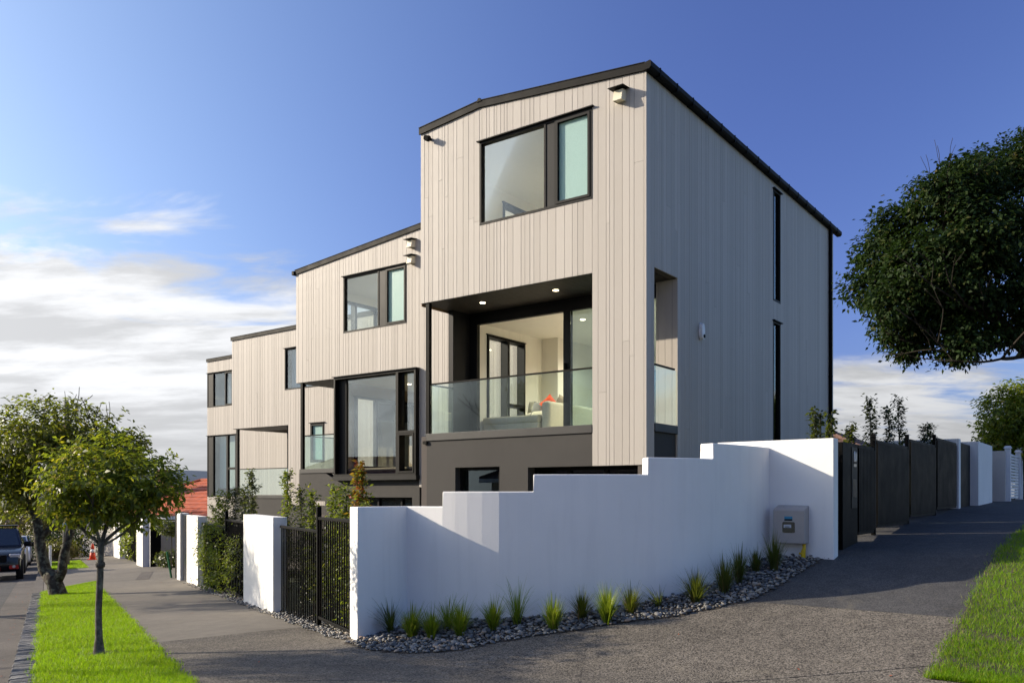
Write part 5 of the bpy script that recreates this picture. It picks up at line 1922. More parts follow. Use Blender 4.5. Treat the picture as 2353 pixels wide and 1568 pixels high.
# behind the near street fence, and above it (a, b, top height z, width)
SH = [
    (.62, .42, 1.62, .20, 380, 'leaf_shrub', 'low green shrub behind the corner pier end of the nearest fence panel', False),
    (1.45, .42, 1.84, .24, 460, 'leaf_shrub', 'bushy olive green shrub with stake above the nearest fence panel', True),
    (2.15, .42, 1.86, .22, 440, 'leaf_hedge', 'bright yellow-green shrub with stake over the post of the near fence', True),
    (3.11, .42, 1.80, .20, 380, 'leaf_shrub', 'mid green shrub over the fence panel right of the wide white pier', False),
    (3.80, .42, 1.86, .18, 400, 'leaf_darkshrub', 'dark green narrow shrub just right of the tall pointed one', False),
    (4.99, .48, 2.16, .20, 560, 'leaf_shrub', 'tall pointed light green shrub at the right end of the wide white pier', False),
    (7.6, .48, 2.26, .22, 640, 'leaf_darkshrub', 'tall dark conical shrub above the left end of the wide white pier', False),
    (8.4, .45, 1.92, .28, 560, 'leaf_darkshrub', 'dark bushy shrub left of the tall dark cone', False),
    (9.4, .45, 1.88, .28, 560, 'leaf_darkshrub', 'dark shrub behind the middle post of the hedge panels', False),
    (10.3, .42, 1.80, .34, 700, 'leaf_hedge', 'yellow-green bushy shrub rising above the left hedge panel', False),
    (11.2, .42, 1.70, .34, 640, 'leaf_hedge', 'yellow-green shrub at the left end of the hedge beside the white pier', False),
]
for i, (a, b, zt_, w, n, mt, lb, stk) in enumerate(SH):
    x, y = AB(a, b)
    z = gz(x, y)
    shrub(x, y, z, zt_ - z, w, n, mt, lb, 200 + i, stk)
# shrub with red new growth at the right end of that fence
x, y = AB(.92, .38)
sh = shrub(x, y, gz(x, y), 2.06 - gz(x, y), .14, 380, 'leaf_shrub', 'shrub with scarlet new leaves above the fence beside the corner pier', 231)
g = np.random.default_rng(91)
k = 330
th = g.uniform(0, 6.28, k); zz = g.uniform(1.40, 2.12, k) - gz(x, y); rr = g.random(k) * .13 * (1.3 - (zz - zz.min()) / (zz.max() - zz.min() + .01))
C = np.stack([np.cos(th) * rr, np.sin(th) * rr, zz], -1)
foliage('new_leaves', C, np.stack([np.cos(th), np.sin(th), np.ones(k)], -1) * .6, .07, 'leaf_red', sh, 92)


def hedge(a0, a1, b0, b1, z1, n, mat, label, seed, size=.05):
    """a single hedge plant filling part of a fence panel."""
    g = np.random.default_rng(seed)
    x, y = AB((a0 + a1) / 2, (b0 + b1) / 2)
    z = gz(x, y)
    o = empty('hedge_plant', (x, y, z)); tag(o, label, 'hedge', 'hedge plants growing through the street fence')
    k = int(n / 14)
    ca = g.uniform(a0, a1, k); cb = g.uniform(b0, b1, k); cz = z + .08 + (z1 - z - .08) * g.random(k) ** .9
    C = []
    for i in range(k):
        xx, yy = AB(ca[i], cb[i])
        C.append(np.array([xx - x, yy - y, cz[i] - z]) + g.normal(size=(14, 3)) * np.array([.055, .055, .05]))
    C = np.concatenate(C)
    out = np.array([-.877, -.481, .3])
    foliage('leaves', C, np.repeat(out[None], len(C), 0) + g.normal(size=(len(C), 3)) * .6, size, mat, o, seed + 1, .5)
    m = MB()
    for i in range(6):
        xx, yy = AB(a0 + (a1 - a0) * (i + .5) / 6, (b0 + b1) / 2)
        m.tube([(xx - x, yy - y, 0), (xx - x + .03, yy - y, (z1 - z) * .9)], [.012, .004], 5)
    m.build('stem', 'bark_young', o)


hedge(.35, 1.0, .2, .6, 1.34, 2400, 'leaf_hedge', 'green climbing foliage behind the fence beside the corner pier', 301)
hedge(1.0, 1.9, .3, .7, 1.3, 2600, 'leaf_shrub', 'sparse foliage behind the middle of the near fence panel', 302)
hedge(2.0, 3.9, .35, .8, 1.2, 3600, 'leaf_darkshrub', 'dark foliage behind the fence panel right of the wide pier', 303)
hedge(6.3, 8.5, .1, .6, 1.15, 3600, 'leaf_darkshrub', 'dark hedge growing behind the panel left of the wide white pier', 304)
hedge(7.0, 8.6, -.06, .25, .85, 1500, 'leaf_hedge', 'bright leaves pushing out low through the panel left of the wide pier', 305)
hedge(8.6, 11.5, -.08, .5, 1.02, 6500, 'leaf_hedge', 'dense bright hedge spilling through the left fence panel', 306, .06)
hedge(30.5, 36, -.1, .6, .6, 1500, 'leaf_hedge', 'distant sunlit hedge beside the white pier down the street', 307, .12)

# topiary in the court
x, y = AB(21.0, .55)
o = empty('topiary', (x, y, gz(x, y))); tag(o, 'small standard topiary with a dark round head in the driveway court', 'topiary')
MB().tube([(0, 0, 0), (.01, 0, .7), (0, 0, 1.36)], [.025, .02, .018], 8).build('stem', 'bark_young', o, smooth=True)
g = np.random.default_rng(71)
C, N = crown_pts([((0, 0, 1.40), (.40, .40, .25), 1)], 90, 16, .06, g, 3)
foliage('crown', C, N, .09, 'leaf_darkshrub', o, 72)
x, y = AB(23.0, .95)
round_tree(x, y, gz(x, y), 'low_hedge', 'low dark clipped hedge under the topiary', [((0, 0, .3), (.75, .55, .3), 1)], 160, 16, .09, .10, 'leaf_darkshrub', 74, .05, 'hedge')
# green garden stick leaning by the drive
x, y = AB(16.15, -.1)
tag(MB().tube([(x - .05, y, gz(x, y) + .75), (x + .08, y, gz(x, y))], [.035, .03], 8).build('hose_pipe', 'hose_green'), 'green pipe leaning at the edge of the driveway', 'pipe')
x, y = AB(17.2, -.3)
sheet('drain_grate', [(16.3, -.95), (16.3, -.6), (20.6, -.05), (20.6, -.40)], 'gutter_concrete', 10, 2, .006)

# ------------------------------------------------------------------ lane: intercom column, fence, piers, white fence
LF = 'black picket panels along the lane'


def u_t(u):      # lane parameter t where the fence line crosses an image column of the survey
    k = (u - 1176) / 1942
    return (k * W0[1] - W0[0]) / (D2[0] - k * D2[1])


def intercom():
    t0, t1 = .55, 1.30
    x, y = LN(-.02, t0)
    o = empty('intercom_column', (x, y, gz(x, y)), math.atan2(D2[1], D2[0]))
    tag(o, 'black metal gate column with letterbox slot and intercom panel at the lane entry', 'gate column')
    # local x along lane, y to the left
    top = 2.40 - gz(x, y)
    MB().box(0, t1 - t0, 0, .26, -.1, top).build('case', 'black_metal', o, bevel=.006)
    p = MB().box(.42, .70, -.008, .002, .55, top - .05).build('face_panel', 'grey_panel', o)
    MB().box(.50, .64, -.014, -.008, 1.12, 1.30).build('intercom', 'steel', p)
    MB().box(.50, .64, -.018, -.0141, 1.16, 1.19).build('letter_slot', 'dark_frame', p)
    # house number digit
    mm = MB()
    ring = []
    for i in range(16):
        t = 2 * math.pi * i / 16
        ring.append((.55 + .035 * math.cos(t), top - .17 + .06 * math.sin(t)))
    for i in range(16):
        a, b = ring[i], ring[(i + 1) % 16]
        mm.tube([(a[0], -.012, a[1]), (b[0], -.012, b[1])], .008, 5)
    mm.build('number_zero', 'white_plastic', p)
    MB().box(.64, .655, -.016, -.008, top - .23, top - .11).build('number_one', 'white_plastic', p)
    mm = MB()
    for i in range(6):
        mm.box(.48 + i * .03, .487 + i * .03, -.013, -.008, .70, .95)
    mm.build('grille', 'steel', p)
    MB().lathe([(.012, 0), (.012, .012)], (-.008, .10, 1.0), 10, 'x').build('lock', 'steel', o)
    MB().lathe([(.006, 0), (.006, .006)], (-.005, .17, .80), 8, 'x').build('indicator_light', 'led_red', o)


intercom()
for (u0, u1, v0, lab) in ((1975, 2013, None, 'first narrow black fence panel up the lane, beside the intercom column'), (2018, 2089, None, 'second and widest black panel of the lane fence'),
                          (2094, 2151, None, 'third black panel of the lane fence'), (2155, 2199, None, 'fourth black panel of the lane fence, against the white pier')):
    t0, t1 = u_t(u0), u_t(u1)
    xa, ya = LN(-.04, t0); xb, yb = LN(-.04, t1)
    zb = min(gz(xa, ya), gz(xb, yb)) + .10
    zt_ = {1975: 2.40, 2018: 2.52, 2094: 2.66, 2155: 2.82}[u0]
    fence(LN, -.0, 0, 0, 0, 1, '', '') if False else None
    o = fence(lambda p, q: LN(-.04, p), t0, t1, 0, zb, zt_, lab, LF, .075, .060, .05, (zb - .2, zt_ + .19) if u0 != 2155 else None, 1)


def lane_pier(w0, w1, t0, t1, zt_, label, mat='white_plaster', name='fence_pier', cat='pier', group='white piers up the lane'):
    x, y = LN((w0 + w1) / 2, (t0 + t1) / 2)
    zb = min(gz(*LN(w0, t0)), gz(*LN(w1, t1))) - .2
    p = [(*LN(w, t), z) for z in (zb, zt_) for w, t in ((w0, t0), (w1, t0), (w1, t1), (w0, t1))]
    o = MB().hexa(p).build(name, mat, None, bevel=.006)
    o.data.transform(Matrix.Translation((-x, -y, -zb))); o.location = (x, y, zb)
    return tag(o, label, cat, group)


tA = u_t(2200)
lane_pier(-1.6, .02, tA, tA + .25, 2.92, 'white pier wall closing the black lane fence')
lane_pier(-.10, -.02, tA + .5, u_t(2231) - .05, 2.86, 'black gate leaf between the two white lane piers', 'black_metal', 'gate', 'gate', None)
lane_pier(-.9, .15, u_t(2231), u_t(2264), 2.95, 'wide white pier beyond the black gate up the lane')
tB = u_t(2266)
lane_pier(-.4, -.2, tB + .3, tB + 1.2, 2.9, 'brown gate seen edge on up the lane', 'brown_gate', 'gate', 'gate', None)
lane_pier(-.45, .30, 15.2, 15.4, 2.88, 'cream wall at the top of the lane lit by the sun', 'cream_plaster', 'wall', 'wall', None)


def slat_fence(w0, t0, w1, t1, n, label, zt_):
    x, y = LN(w0, t0); x1, y1 = LN(w1, t1)
    L_ = math.hypot(x1 - x, y1 - y)
    zb = gz((x + x1) / 2, (y + y1) / 2) + .06
    o = empty('slat_fence', (x, y, zb), math.atan2(y1 - y, x1 - x))
    tag(o, label, 'fence', 'white slat panels at the top of the lane')
    H = zt_ - zb
    for s in (0, L_):
        p = MB().box(s - .07, s + .07, -.07, .07, -.2, H + .10).build('post', 'white_trim', o, bevel=.006)
        MB().hexa([(s - .10, -.10, H + .10), (s + .10, -.10, H + .10), (s + .10, .10, H + .10), (s - .10, .10, H + .10), (s - .06, -.06, H + .17), (s + .06, -.06, H + .17), (s + .06, .06, H + .17), (s - .06, .06, H + .17)]).build('cap', 'white_trim', p)
    me = None
    for i in range(n):
        z = i * H / n
        if me is None:
            s = MB().box(.075, L_ - .075, -.012, .012, 0, H / n * .72).build('slat', 'white_trim', o); me = s.data
        else:
            link('slat', me, o, (0, 0, z))


slat_fence(.34, 15.4, .34, 18.0, 15, 'white horizontal slat fence panel beside the cream wall', 2.85)
slat_fence(.36, 18.25, .36, 22.5, 15, 'white horizontal slat fence panel at the right edge', 2.92)

# shrubs over the lane fence
LS = [(-.45, .8, 3.05, .16, True, 'slim staked shrub nearest the corner house over the lane fence'), (-.55, 1.9, 3.10, .17, False, 'slim tapering shrub second over the lane fence'),
      (-.5, 2.6, 2.95, .16, True, 'short shrub between two bare stakes over the lane fence'), (-.55, 4.3, 3.55, .24, False, 'tall bushy shrub over the second lane panel'),
      (-.5, 5.5, 3.45, .24, False, 'left one of the twin bushy shrubs over the third lane panel'), (-.5, 6.4, 3.75, .26, False, 'right, tallest one of the twin bushy shrubs over the third lane panel'),
      (-.5, 8.6, 3.35, .16, True, 'thin staked shrub over the fourth lane panel'), (-.5, 9.2, 3.40, .14, False, 'last thin shrub before the white pier up the lane')]
for i, (w, t, zt_, wd, stk, lb) in enumerate(LS):
    x, y = LN(w, t)
    z = gz(x, y)
    shrub(x, y, z, zt_ - .12 - z, wd * .75, 380, 'leaf_darkshrub', lb, 400 + i, stk, 'dark shrubs over the lane fence', .075, .1)
# ivy like growth at the foot of the house end of the lane fence
x, y = LN(-.35, .30)
shrub(x, y, gz(x, y), 1.5, .16, 500, 'leaf_darkshrub', 'dark climbing plant in the gap beside the white wall end', 431, False, 'dark shrubs over the lane fence', .06, .02)


# ------------------------------------------------------------------ neighbouring houses
round_tree_later = []


def gable_house(cx, cy, rz, w, d, zb, ze, zr, roofmat, wallmat, label, courses=9, chimney=None, name='neighbour_house'):
    o = empty(name, (cx, cy, zb), rz)
    tag(o, label, 'house', 'older houses behind the terrace')
    MB().box(-w / 2, w / 2, -d / 2, d / 2, -.5, ze - zb).build('wall', wallmat, o)
    H0, H1 = ze - zb, zr - zb
    ov = .45
    hip = min(w, d) * .5
    rl = max((w - d) / 2, .1)
    ridge = [(-rl, 0, H1), (rl, 0, H1)]
    A = (-w / 2 - ov, -d / 2 - ov, H0); B = (w / 2 + ov, -d / 2 - ov, H0); Cc = (w / 2 + ov, d / 2 + ov, H0); D = (-w / 2 - ov, d / 2 + ov, H0)
    m = MB().add([A, B, Cc, D, *ridge], [(0, 1, 5, 4), (1, 2, 5), (2, 3, 4, 5), (3, 0, 4), (3, 2, 1, 0)])
    rf = m.build('roof', roofmat, o)

    def course(P, Q, Rr, S_, k):
        t0 = k / courses; t1 = (k + 1.12) / courses
        t1 = min(t1, 1)
        lp = lambda a, b, t: Vector(a) + (Vector(b) - Vector(a)) * t
        n = (Vector(Q) - Vector(P)).cross(Vector(S_) - Vector(P)).normalized()
        if n.z < 0: n = -n
        a, b, c, dd = lp(P, S_, t0), lp(Q, Rr, t0), lp(Q, Rr, t1), lp(P, S_, t1)
        up = n * .05; lo = n * .012
        MB().hexa([a + lo * .2, b + lo * .2, c + lo * .2, dd + lo * .2, a + up, b + up, c + lo, dd + lo]).build('tile_course', roofmat, rf)
    for k in range(courses):
        course(A, B, ridge[1], ridge[0], k)
        course(B, Cc, ridge[1], ridge[1], k)
        course(D, A, ridge[0], ridge[0], k)
    m = MB()
    for p, q in ((A, ridge[0]), (B, ridge[1]), (ridge[0], ridge[1])):
        m.tube([Vector(p) + Vector((0, 0, .05)), Vector(q) + Vector((0, 0, .05))], .09, 6)
    m.build('ridge_tiles', roofmat, rf)
    MB().box(-w / 2 - ov - .03, w / 2 + ov + .03, -d / 2 - ov - .08, -d / 2 - ov, H0 - .16, H0 + .02).build('gutter', 'white_trim', o)
    MB().box(-w / 2 - ov - .08, -w / 2 - ov, -d / 2 - ov, d / 2 + ov, H0 - .16, H0 + .02).build('gutter', 'white_trim', o)
    for s in (-.3, .3):
        q = MB().box(s * w - .5, s * w + .5, -d / 2 - .04, -d / 2 + .02, H0 - 1.5, H0 - .4).build('window', 'white_trim', o)
        MB().box(s * w - .44, s * w + .44, -d / 2 - .05, -d / 2 - .041, H0 - 1.44, H0 - .46).build('pane', 'car_glass', q)
    if chimney:
        chx, chy, cz0, cz1 = chimney
        c = MB().box(chx - .3, chx + .3, chy - .3, chy + .3, cz0 - zb, cz1 - zb).build('chimney', 'chimney_brick', o)
        MB().box(chx - .36, chx + .36, chy - .36, chy + .36, cz1 - zb, cz1 - zb + .22).build('chimney_cap', 'roof_maroon', c)
    return o


gable_house(-17.0, 49.0, R(-30), 11, 8, -2.0, .55, 2.5, 'roof_tile', 'cream_plaster', 'low house with an orange tiled hip roof and brick chimney down the street', 10, (-2.2, -2.0, 1.1, 2.9))
gable_house(-27.5, 62.0, R(-25), 12, 9, -3.0, .3, 2.2, 'roof_maroon', 'cream_plaster', 'farther house with a dull maroon roof behind the street trees', 8)
gable_house(13.5, 41.5, ROT, 10, 9, 1.0, 3.2, 5.4, 'roof_brown', 'cream_plaster', 'brown tiled house just visible beyond the lane fence beside the corner house', 10)
gable_house(-47, 70, R(-28), 12, 9, -4.5, -.6, 1.4, 'roof_brown', 'wall_pink', 'low pinkish house across the far end of the street', 8)
# added behind the viewpoint, unseen: shades the low sky and shows in the glass
gable_house(-7.0, -22.0, R(5), 13, 9, -.2, 3.2, 6.2, 'roof_brown', 'cream_plaster', 'tiled bungalow across the road, mirrored in the windows', 8)
x, y = AB(4, -22)
gable_house(x, y, R(118.7), 13, 9, -.5, 2.4, 4.6, 'roof_brown', 'cream_plaster', 'low bungalow across the street opposite the corner, mirrored in the front windows', 8)
x, y = AB(24, -22)
gable_house(x, y, R(118.7), 13, 9, -1.3, 1.6, 3.9, 'roof_maroon', 'cream_plaster', 'second bungalow across the street farther downhill, mirrored in the front windows', 8)
for i, (x, y, r_) in enumerate([(-15, -17, 3.2), (2.5, -17, 3.2)]):
    round_tree_later.append((x, y, r_, i))
# flat carport edge in front of the orange roof
x, y = AB(31, 7)
o = empty('carport', (x, y, gz(x, y)), R(119)); tag(o, 'white flat carport roof in front of the orange tiled house', 'carport')
MB().box(-5, 3, -2, 2, 2.05, 2.35).build('roof_edge', 'white_trim', o, bevel=.02)
for s in (-4.6, 2.6):
    for q in (-1.7, 1.7):
        MB().box(s - .07, s + .07, q - .07, q + .07, -.2, 2.05).build('post', 'white_trim', o)
MB().box(-4.8, 2.8, 1.7, 1.9, -.2, 1.95).build('back_wall', 'cream_plaster', o)


# antenna, bare tree, background trees
x, y = -16.3, 47.2
o = empty('antenna', (x, y, 1.9)); tag(o, 'thin television aerial above the orange roof', 'aerial')
MB().tube([(0, 0, -.6), (0, 0, 1.6)], .025, 6).build('mast', 'steel', o)
m = MB()
for i in range(9):
    m.tube([(-.5 + i * .125, -.22, 1.55), (-.5 + i * .125, .22, 1.55)], .012, 4)
m.tube([(-.55, 0, 1.55), (.55, 0, 1.55)], .014, 5)
m.build('elements', 'steel', o)

x, y = -27.0, 66.0
o = empty('bare_tree', (x, y, gz(x, y))); tag(o, 'leafless grey winter tree on the skyline', 'tree')
m = MB(); tips = []; rnd = random.Random(5)
m.tube([(0, 0, -.3), (0, 0, 2.6)], [.16, .12], 8)
for k in range(6):
    grow(m, (0, 0, 2.4), (rnd.uniform(-1, 1), rnd.uniform(-1, 1), .9), 1.5, .06, 4, rnd, tips, .3, 2, .6)
m.build('trunk', 'bark_young', o)

BG = [(-20.5, 44.0, 'dark_tree', 'dark evergreen bush beside the chimney of the orange roofed house', [((0, 0, 3.2), (1.3, 1.2, 1.4), 1), ((-1, 0, 2.6), (1.1, 1, 1.2), 1)], 'leaf_dark', .20),
      (-30.0, 52.0, 'brown_tree', 'brown leaved autumn tree behind the parked vehicles', [((0, 0, 3.0), (2.6, 2.2, 1.6), 1), ((1.5, 0, 2.0), (1.8, 1.5, 1.2), 1)], 'leaf_brown', .22),
      (-36.5, 58.0, 'dark_tree', 'dark tree mass at the left edge down the street', [((0, 0, 3.2), (3.4, 2.5, 2.2), 1), ((-3, 0, 2.4), (2.4, 2, 1.6), 1)], 'leaf_dark', .26),
      (-24.5, 47.5, 'dark_shrub', 'dark hedge shrub beside the traffic cone', [((0, 0, .9), (1.3, 1.0, .9), 1), ((-1.6, 0, .7), (1.2, .9, .7), 1)], 'leaf_dark', .16),
      (-23.0, 43.0, 'flower_shrub', 'low orange and green shrub behind the grass island', [((0, 0, .5), (.8, .6, .45), 1)], 'leaf_brown', .12),
      (-21.9, 51.5, 'brown_tree', 'mid brown bush showing under the crowns of the street trees', [((0, 0, 2.2), (1.6, 1.4, 1.1), 1)], 'leaf_brown', .18)]
for i, (x, y, nm, lb, lobes, mt, sz) in enumerate(BG):
    round_tree(x, y, gz(x, y), nm, lb, lobes, 240, 16, .22, sz, mt, 500 + i * 3, .12, 'tree' if 'tree' in nm else 'shrub', 'trees and bushes down the street')

OPP = ['tall broadleaf tree across the road to the left behind the viewer', 'broad tree straight across the road behind the viewer']  # unseen trees added to cut the fill from the low sky
for (x, y, r_, i) in round_tree_later:
    round_tree(x, y, gz(x, y), 'roadside_tree', OPP[i], [((0, 0, r_ * 1.35), (r_, r_, r_ * .95), 3), ((r_ * .5, 0, r_ * .8), (r_ * .8, r_ * .8, r_ * .7), 1)], 420, 14, .45, .5, 'leaf_dark', 700 + i * 5, .25, 'tree', 'trees across the road')
x, y = -15.6, 10.5
round_tree(x, y, gz(x, y), 'roadside_tree', 'tall thin tree across the street whose shadow falls on the foreground footpath', [((0, 0, 6.35), (1.0, .75, .55), 1), ((.5, .3, 5.8), (.6, .5, .35), .5)], 120, 16, .15, .15, 'leaf_old', 770, .09, 'tree', 'trees across the road')
x, y = -18.1, 17.4
round_tree(x, y, gz(x, y), 'roadside_tree', 'tree across the street whose crown throws dappled shade on the wide white pier', [((0, 0, 6.35), (1.5, 1.4, .9), 1), ((1.2, -.4, 6.0), (.8, .8, .6), .5)], 150, 16, .20, .17, 'leaf_old', 760, .16, 'tree', 'trees across the road')
# pole and white post behind the old tree
x, y = AB(31.5, -2.4)
o = empty('power_pole', (x, y, gz(x, y))); tag(o, 'grey timber power pole with a blue band among the street trees', 'pole')
MB().tube([(0, 0, -.3), (0, 0, 3.2), (0, 0, 7.0)], [.14, .125, .10], 12).build('shaft', 'pole_wood', o, smooth=True)
for z in (1.75, 1.95):
    MB().lathe([(.136, 0), (.136, .06)], (0, 0, z), 14).build('band', 'blue_label', o)
x, y = AB(30.6, -3.0)
tag(MB().tube([(x, y, gz(x, y) - .1), (x, y, gz(x, y) + .9)], .05, 10).build('marker_post', 'white_trim'), 'short pale marker post on the grass island', 'post')


# ------------------------------------------------------------------ traffic cone
x, y = AB(37.2, -1.15)
o = empty('traffic_cone', (x, y, gz(x, y) + .004)); tag(o, 'orange traffic cone with a white band at the far end of the footpath', 'traffic cone')
MB().box(-.19, .19, -.19, .19, 0, .035).build('base', 'cone_orange', o, bevel=.01)
MB().lathe([(.15, .035), (.11, .36)], (0, 0, 0), 18).build('lower_cone', 'cone_orange', o, smooth=True)
MB().lathe([(.11, .361), (.085, .52)], (0, 0, 0), 18).build('band', 'cone_white', o, smooth=True)
MB().lathe([(.085, .521), (.04, .78), (.03, .80)], (0, 0, 0), 18).build('upper_cone', 'cone_orange', o, smooth=True)


# ------------------------------------------------------------------ parked vehicles
def vehicle(a, b, facing, kind, paint, label):
    """local x forward, y left, z up."""
    x, y = AB(a, b)
    d = Vector((.481, -.877)) if facing < 0 else Vector((-.481, .877))
    o = empty('parked_' + kind, (x, y, gz(x, y) - .13), math.atan2(d.y, d.x))
    tag(o, label, 'pickup' if kind == 'pickup' else 'car', 'vehicles parked along the kerb')
    if kind == 'pickup':
        L_, W, gc = 5.2, 1.86, .42
        low = [(-2.6, .55), (-2.6, 1.12), (-.65, 1.14), (1.15, 1.16), (2.25, 1.08), (2.52, .95), (2.60, .62), (2.50, .42), (-2.4, .42)]
        cab = [(-.75, 1.12), (-.62, 1.76), (.28, 1.80), (1.10, 1.15)]
        wr, wx = .38, (1.62, -1.55)
    else:
        L_, W, gc = 4.3, 1.74, .2
        low = [(-2.1, .40), (-2.12, .88), (-1.9, .98), (1.0, .96), (1.85, .80), (2.12, .62), (2.12, .32), (1.95, .24), (-2.0, .24)]
        cab = [(-1.85, .96), (-1.35, 1.42), (.05, 1.46), (.98, .95)]
        wr, wx = .31, (1.35, -1.3)
    hw = W / 2
    m = MB()
    n = len(low)
    rows = []
    for s, k in ((-1, 0), (1, 0)):
        pass
    ys = [-hw, -hw * .97, hw * .97, hw]
    v = []
    for yy in (-hw, hw):
        for px_, pz_ in low:
            taper = 1 - .10 * max(0, (abs(px_) - 1.9) / .7) ** 1.5
            v.append((px_, yy * taper * (1 - .05 * max(0, pz_ - .8)), pz_))
    m.add(v, [tuple(range(n)), tuple(range(2 * n - 1, n - 1, -1))] + [(i, (i + 1) % n, n + (i + 1) % n, n + i) for i in range(n)])
    body = m.build('body', paint, o, bevel=.07, seg=3, smooth=True)
    m = MB()
    n = len(cab); v = []
    for sgn in (-1, 1):
        for px_, pz_ in cab:
            v.append((px_, sgn * hw * (.93 if pz_ < 1.3 else .74), pz_))
    m.add(v, [tuple(range(n)), tuple(range(2 * n - 1, n - 1, -1))] + [(i, (i + 1) % n, n + (i + 1) % n, n + i) for i in range(n)])
    m.build('cabin', paint, o, bevel=.05, seg=3, smooth=True)

    def quad3(p, q, r, s, name, mat, off):
        P_, Q_, R_, S_ = map(Vector, (p, q, r, s))
        nn = (Q_ - P_).cross(S_ - P_).normalized() * off
        MB().hexa([P_, Q_, R_, S_, P_ + nn, Q_ + nn, R_ + nn, S_ + nn]).build(name, mat, o)
    f0, f1 = Vector((cab[3][0], 0, cab[3][1])), Vector((cab[2][0], 0, cab[2][1]))
    r0, r1 = Vector((cab[0][0], 0, cab[0][1])), Vector((cab[1][0], 0, cab[1][1]))
    lp = lambda a_, b_, t: a_ + (b_ - a_) * t
    a_, b_ = lp(f0, f1, .10), lp(f0, f1, .90)
    quad3((a_.x, -hw * .84, a_.z), (a_.x, hw * .84, a_.z), (b_.x, hw * .68, b_.z), (b_.x, -hw * .68, b_.z), 'windscreen', 'car_glass', .012)
    a_, b_ = lp(r0, r1, .15), lp(r0, r1, .85)
    quad3((a_.x, hw * .82, a_.z), (a_.x, -hw * .82, a_.z), (b_.x, -hw * .68, b_.z), (b_.x, hw * .68, b_.z), 'rear_window', 'car_glass', .012)
    for sgn in (-1, 1):
        y0, y1 = sgn * hw * .935, sgn * hw * .765
        zl, zh = cab[3][1] + .08, cab[2][1] - .08
        pa, pb, pc, pd = (lp(r0, r1, .2).x + .08, y0, zl), (lp(f0, f1, .1).x - .12, y0, zl), (lp(f0, f1, .85).x - .08, y1, zh), (lp(r0, r1, .85).x + .06, y1, zh)
        if sgn < 0: quad3(pa, pb, pc, pd, 'side_window', 'car_glass', .012)
        else: quad3(pb, pa, pd, pc, 'side_window', 'car_glass', .012)
        for wx_ in wx:
            c = (wx_, sgn * (hw - .12), wr)
            wl = MB().lathe([(wr * .62, -.11), (wr * .96, -.11), (wr, -.07), (wr, .07), (wr * .96, .11), (wr * .62, .11)], c, 22, 'y').build('wheel', 'tyre', o, smooth=True)
            MB().lathe([(wr * .60, -.10), (wr * .60, .10)], c, 18, 'y').build('rim', 'rim', wl)
        hx = low[5][0] if kind == 'pickup' else low[5][0]
        if kind == 'pickup':
            MB().box(2.34, 2.53, sgn * .52 - (.17 if sgn < 0 else -.0) - (0 if sgn < 0 else 0), sgn * .52 + (.0 if sgn < 0 else .33) + (.0), .84, 1.0).build('headlight', 'lamp_lens', o, bevel=.03) if sgn > 0 else MB().box(2.34, 2.53, -.85, -.50, .84, 1.0).build('headlight', 'lamp_lens', o, bevel=.03)
            fl = MB().box(2.46, 2.585, min(sgn * .52, sgn * .80), max(sgn * .52, sgn * .80), .50, .68).build('fog_surround', 'red_plastic', o, bevel=.02)
            MB().lathe([(.05, 0), (.05, .03)], (2.575, sgn * .66, .59), 12, 'x').build('fog_light', 'lamp_lens', fl)
            MB().box(-2.62, -2.55, min(sgn * .7, sgn * .86), max(sgn * .7, sgn * .86), .75, 1.08).build('tail_light', 'red_plastic', o, bevel=.01)
        else:
            MB().box(1.98, 2.13, min(sgn * .45, sgn * .78), max(sgn * .45, sgn * .78), .58, .72).build('headlight', 'lamp_lens', o, bevel=.02)
            MB().box(-2.14, -2.03, min(sgn * .6, sgn * .80), max(sgn * .6, sgn * .80), .62, .90).build('tail_light', 'red_plastic', o, bevel=.02)
        mr = MB().box(cab[3][0] - .28, cab[3][0] - .10, min(sgn * hw * .98, sgn * (hw + .22)), max(sgn * hw * .98, sgn * (hw + .22)), cab[3][1] + .02, cab[3][1] + .20).build('mirror', 'dark_frame', o, bevel=.04, smooth=True)
    fx = 2.56 if kind == 'pickup' else 2.1
    MB().box(fx - .06, fx + .015, -.45, .45, .70 if kind == 'pickup' else .40, .98 if kind == 'pickup' else .56).build('grille', 'dark_frame', o, bevel=.02)
    MB().box(fx, fx + .05, -.26, .26, .46 if kind == 'pickup' else .30, .58 if kind == 'pickup' else .41).build('number_plate', 'red_plastic' if kind == 'pickup' else 'white_plastic', o)
    if kind == 'pickup':
        rk = MB().box(-.55, .20, -.70, .70, 1.86, 1.90).build('roof_rack', 'dark_frame', o, bevel=.01)
        for sgn in (-1, 1):
            MB().box(-.45, .1, sgn * .62 - .02, sgn * .62 + .02, 1.79, 1.86).build('rack_foot', 'dark_frame', rk)


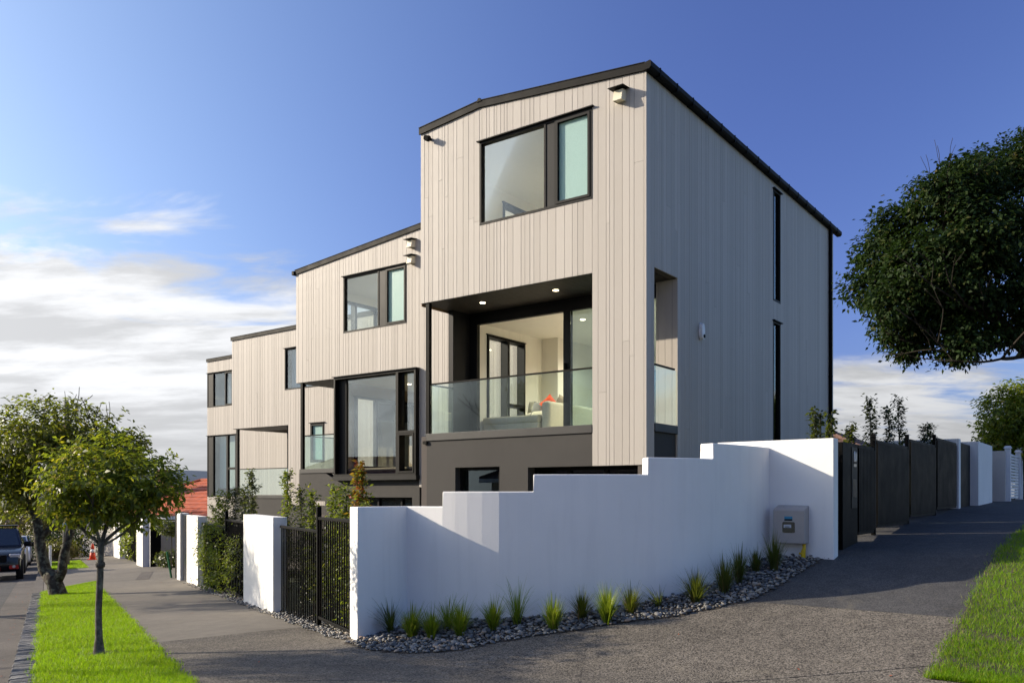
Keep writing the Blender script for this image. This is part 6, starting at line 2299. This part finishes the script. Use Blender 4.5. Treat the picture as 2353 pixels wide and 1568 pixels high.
vehicle(26.3, -4.75, -1, 'pickup', 'car_black', 'black pickup truck with red fog lamp surrounds parked nearest at the kerb')
vehicle(34.0, -4.75, 1, 'car', 'car_white', 'white car with its red tail light towards us behind the black pickup')
vehicle(40.5, -4.7, -1, 'car', 'car_white', 'white car facing us, third in the row at the kerb')
vehicle(47.0, -4.7, -1, 'car', 'car_white', 'white car farthest away in the row at the kerb')

# ------------------------------------------------------------------ fallen leaves
for i in range(34):
    if i < 22:
        a = random.uniform(.3, 16); b = random.choice((random.uniform(-3.95, -3.45), random.uniform(-3.6, -3.44)))
        x, y = AB(a, b); z = gz(x, y) - .122
    else:
        a, b = [(-4.9, 1.5), (-4.3, 2.2), (-3.4, 1.0), (-5.4, 2.9), (-2.6, 2.6), (-2.9, -.4), (-4.7, 3.1), (-.6, -1.2), (5.2, -1.0), (7.2, -.6), (14.0, -.5), (-4.1, 2.7)][i - 22]
        x, y = AB(a, b); z = gz(x, y) + .006
    s = random.uniform(.03, .055)
    ring = []
    ph = random.uniform(0, 6.28)
    pts = [(0, 0, 0), (.35, .22, .10), (.75, .18, .06), (1, 0, .16), (.75, -.18, .10), (.35, -.22, .04)]
    v = [(s * (p[0] * math.cos(ph) - p[1] * math.sin(ph)), s * (p[0] * math.sin(ph) + p[1] * math.cos(ph)), s * p[2] * 1.6) for p in pts]
    o = MB().add(v, [(0, 1, 5), (1, 2, 4, 5), (2, 3, 4)]).build('fallen_leaf', 'leaf_litter', fix=False)
    o.location = (x, y, z)
    if i < 22:
        tag(o, 'dry orange leaf lying in the road gutter', 'leaf', 'leaves in the gutter')
    else:
        tag(o, 'dry orange leaf lying on the footpath', 'leaf', 'leaves on the footpath')

# ------------------------------------------------------------------ far hill
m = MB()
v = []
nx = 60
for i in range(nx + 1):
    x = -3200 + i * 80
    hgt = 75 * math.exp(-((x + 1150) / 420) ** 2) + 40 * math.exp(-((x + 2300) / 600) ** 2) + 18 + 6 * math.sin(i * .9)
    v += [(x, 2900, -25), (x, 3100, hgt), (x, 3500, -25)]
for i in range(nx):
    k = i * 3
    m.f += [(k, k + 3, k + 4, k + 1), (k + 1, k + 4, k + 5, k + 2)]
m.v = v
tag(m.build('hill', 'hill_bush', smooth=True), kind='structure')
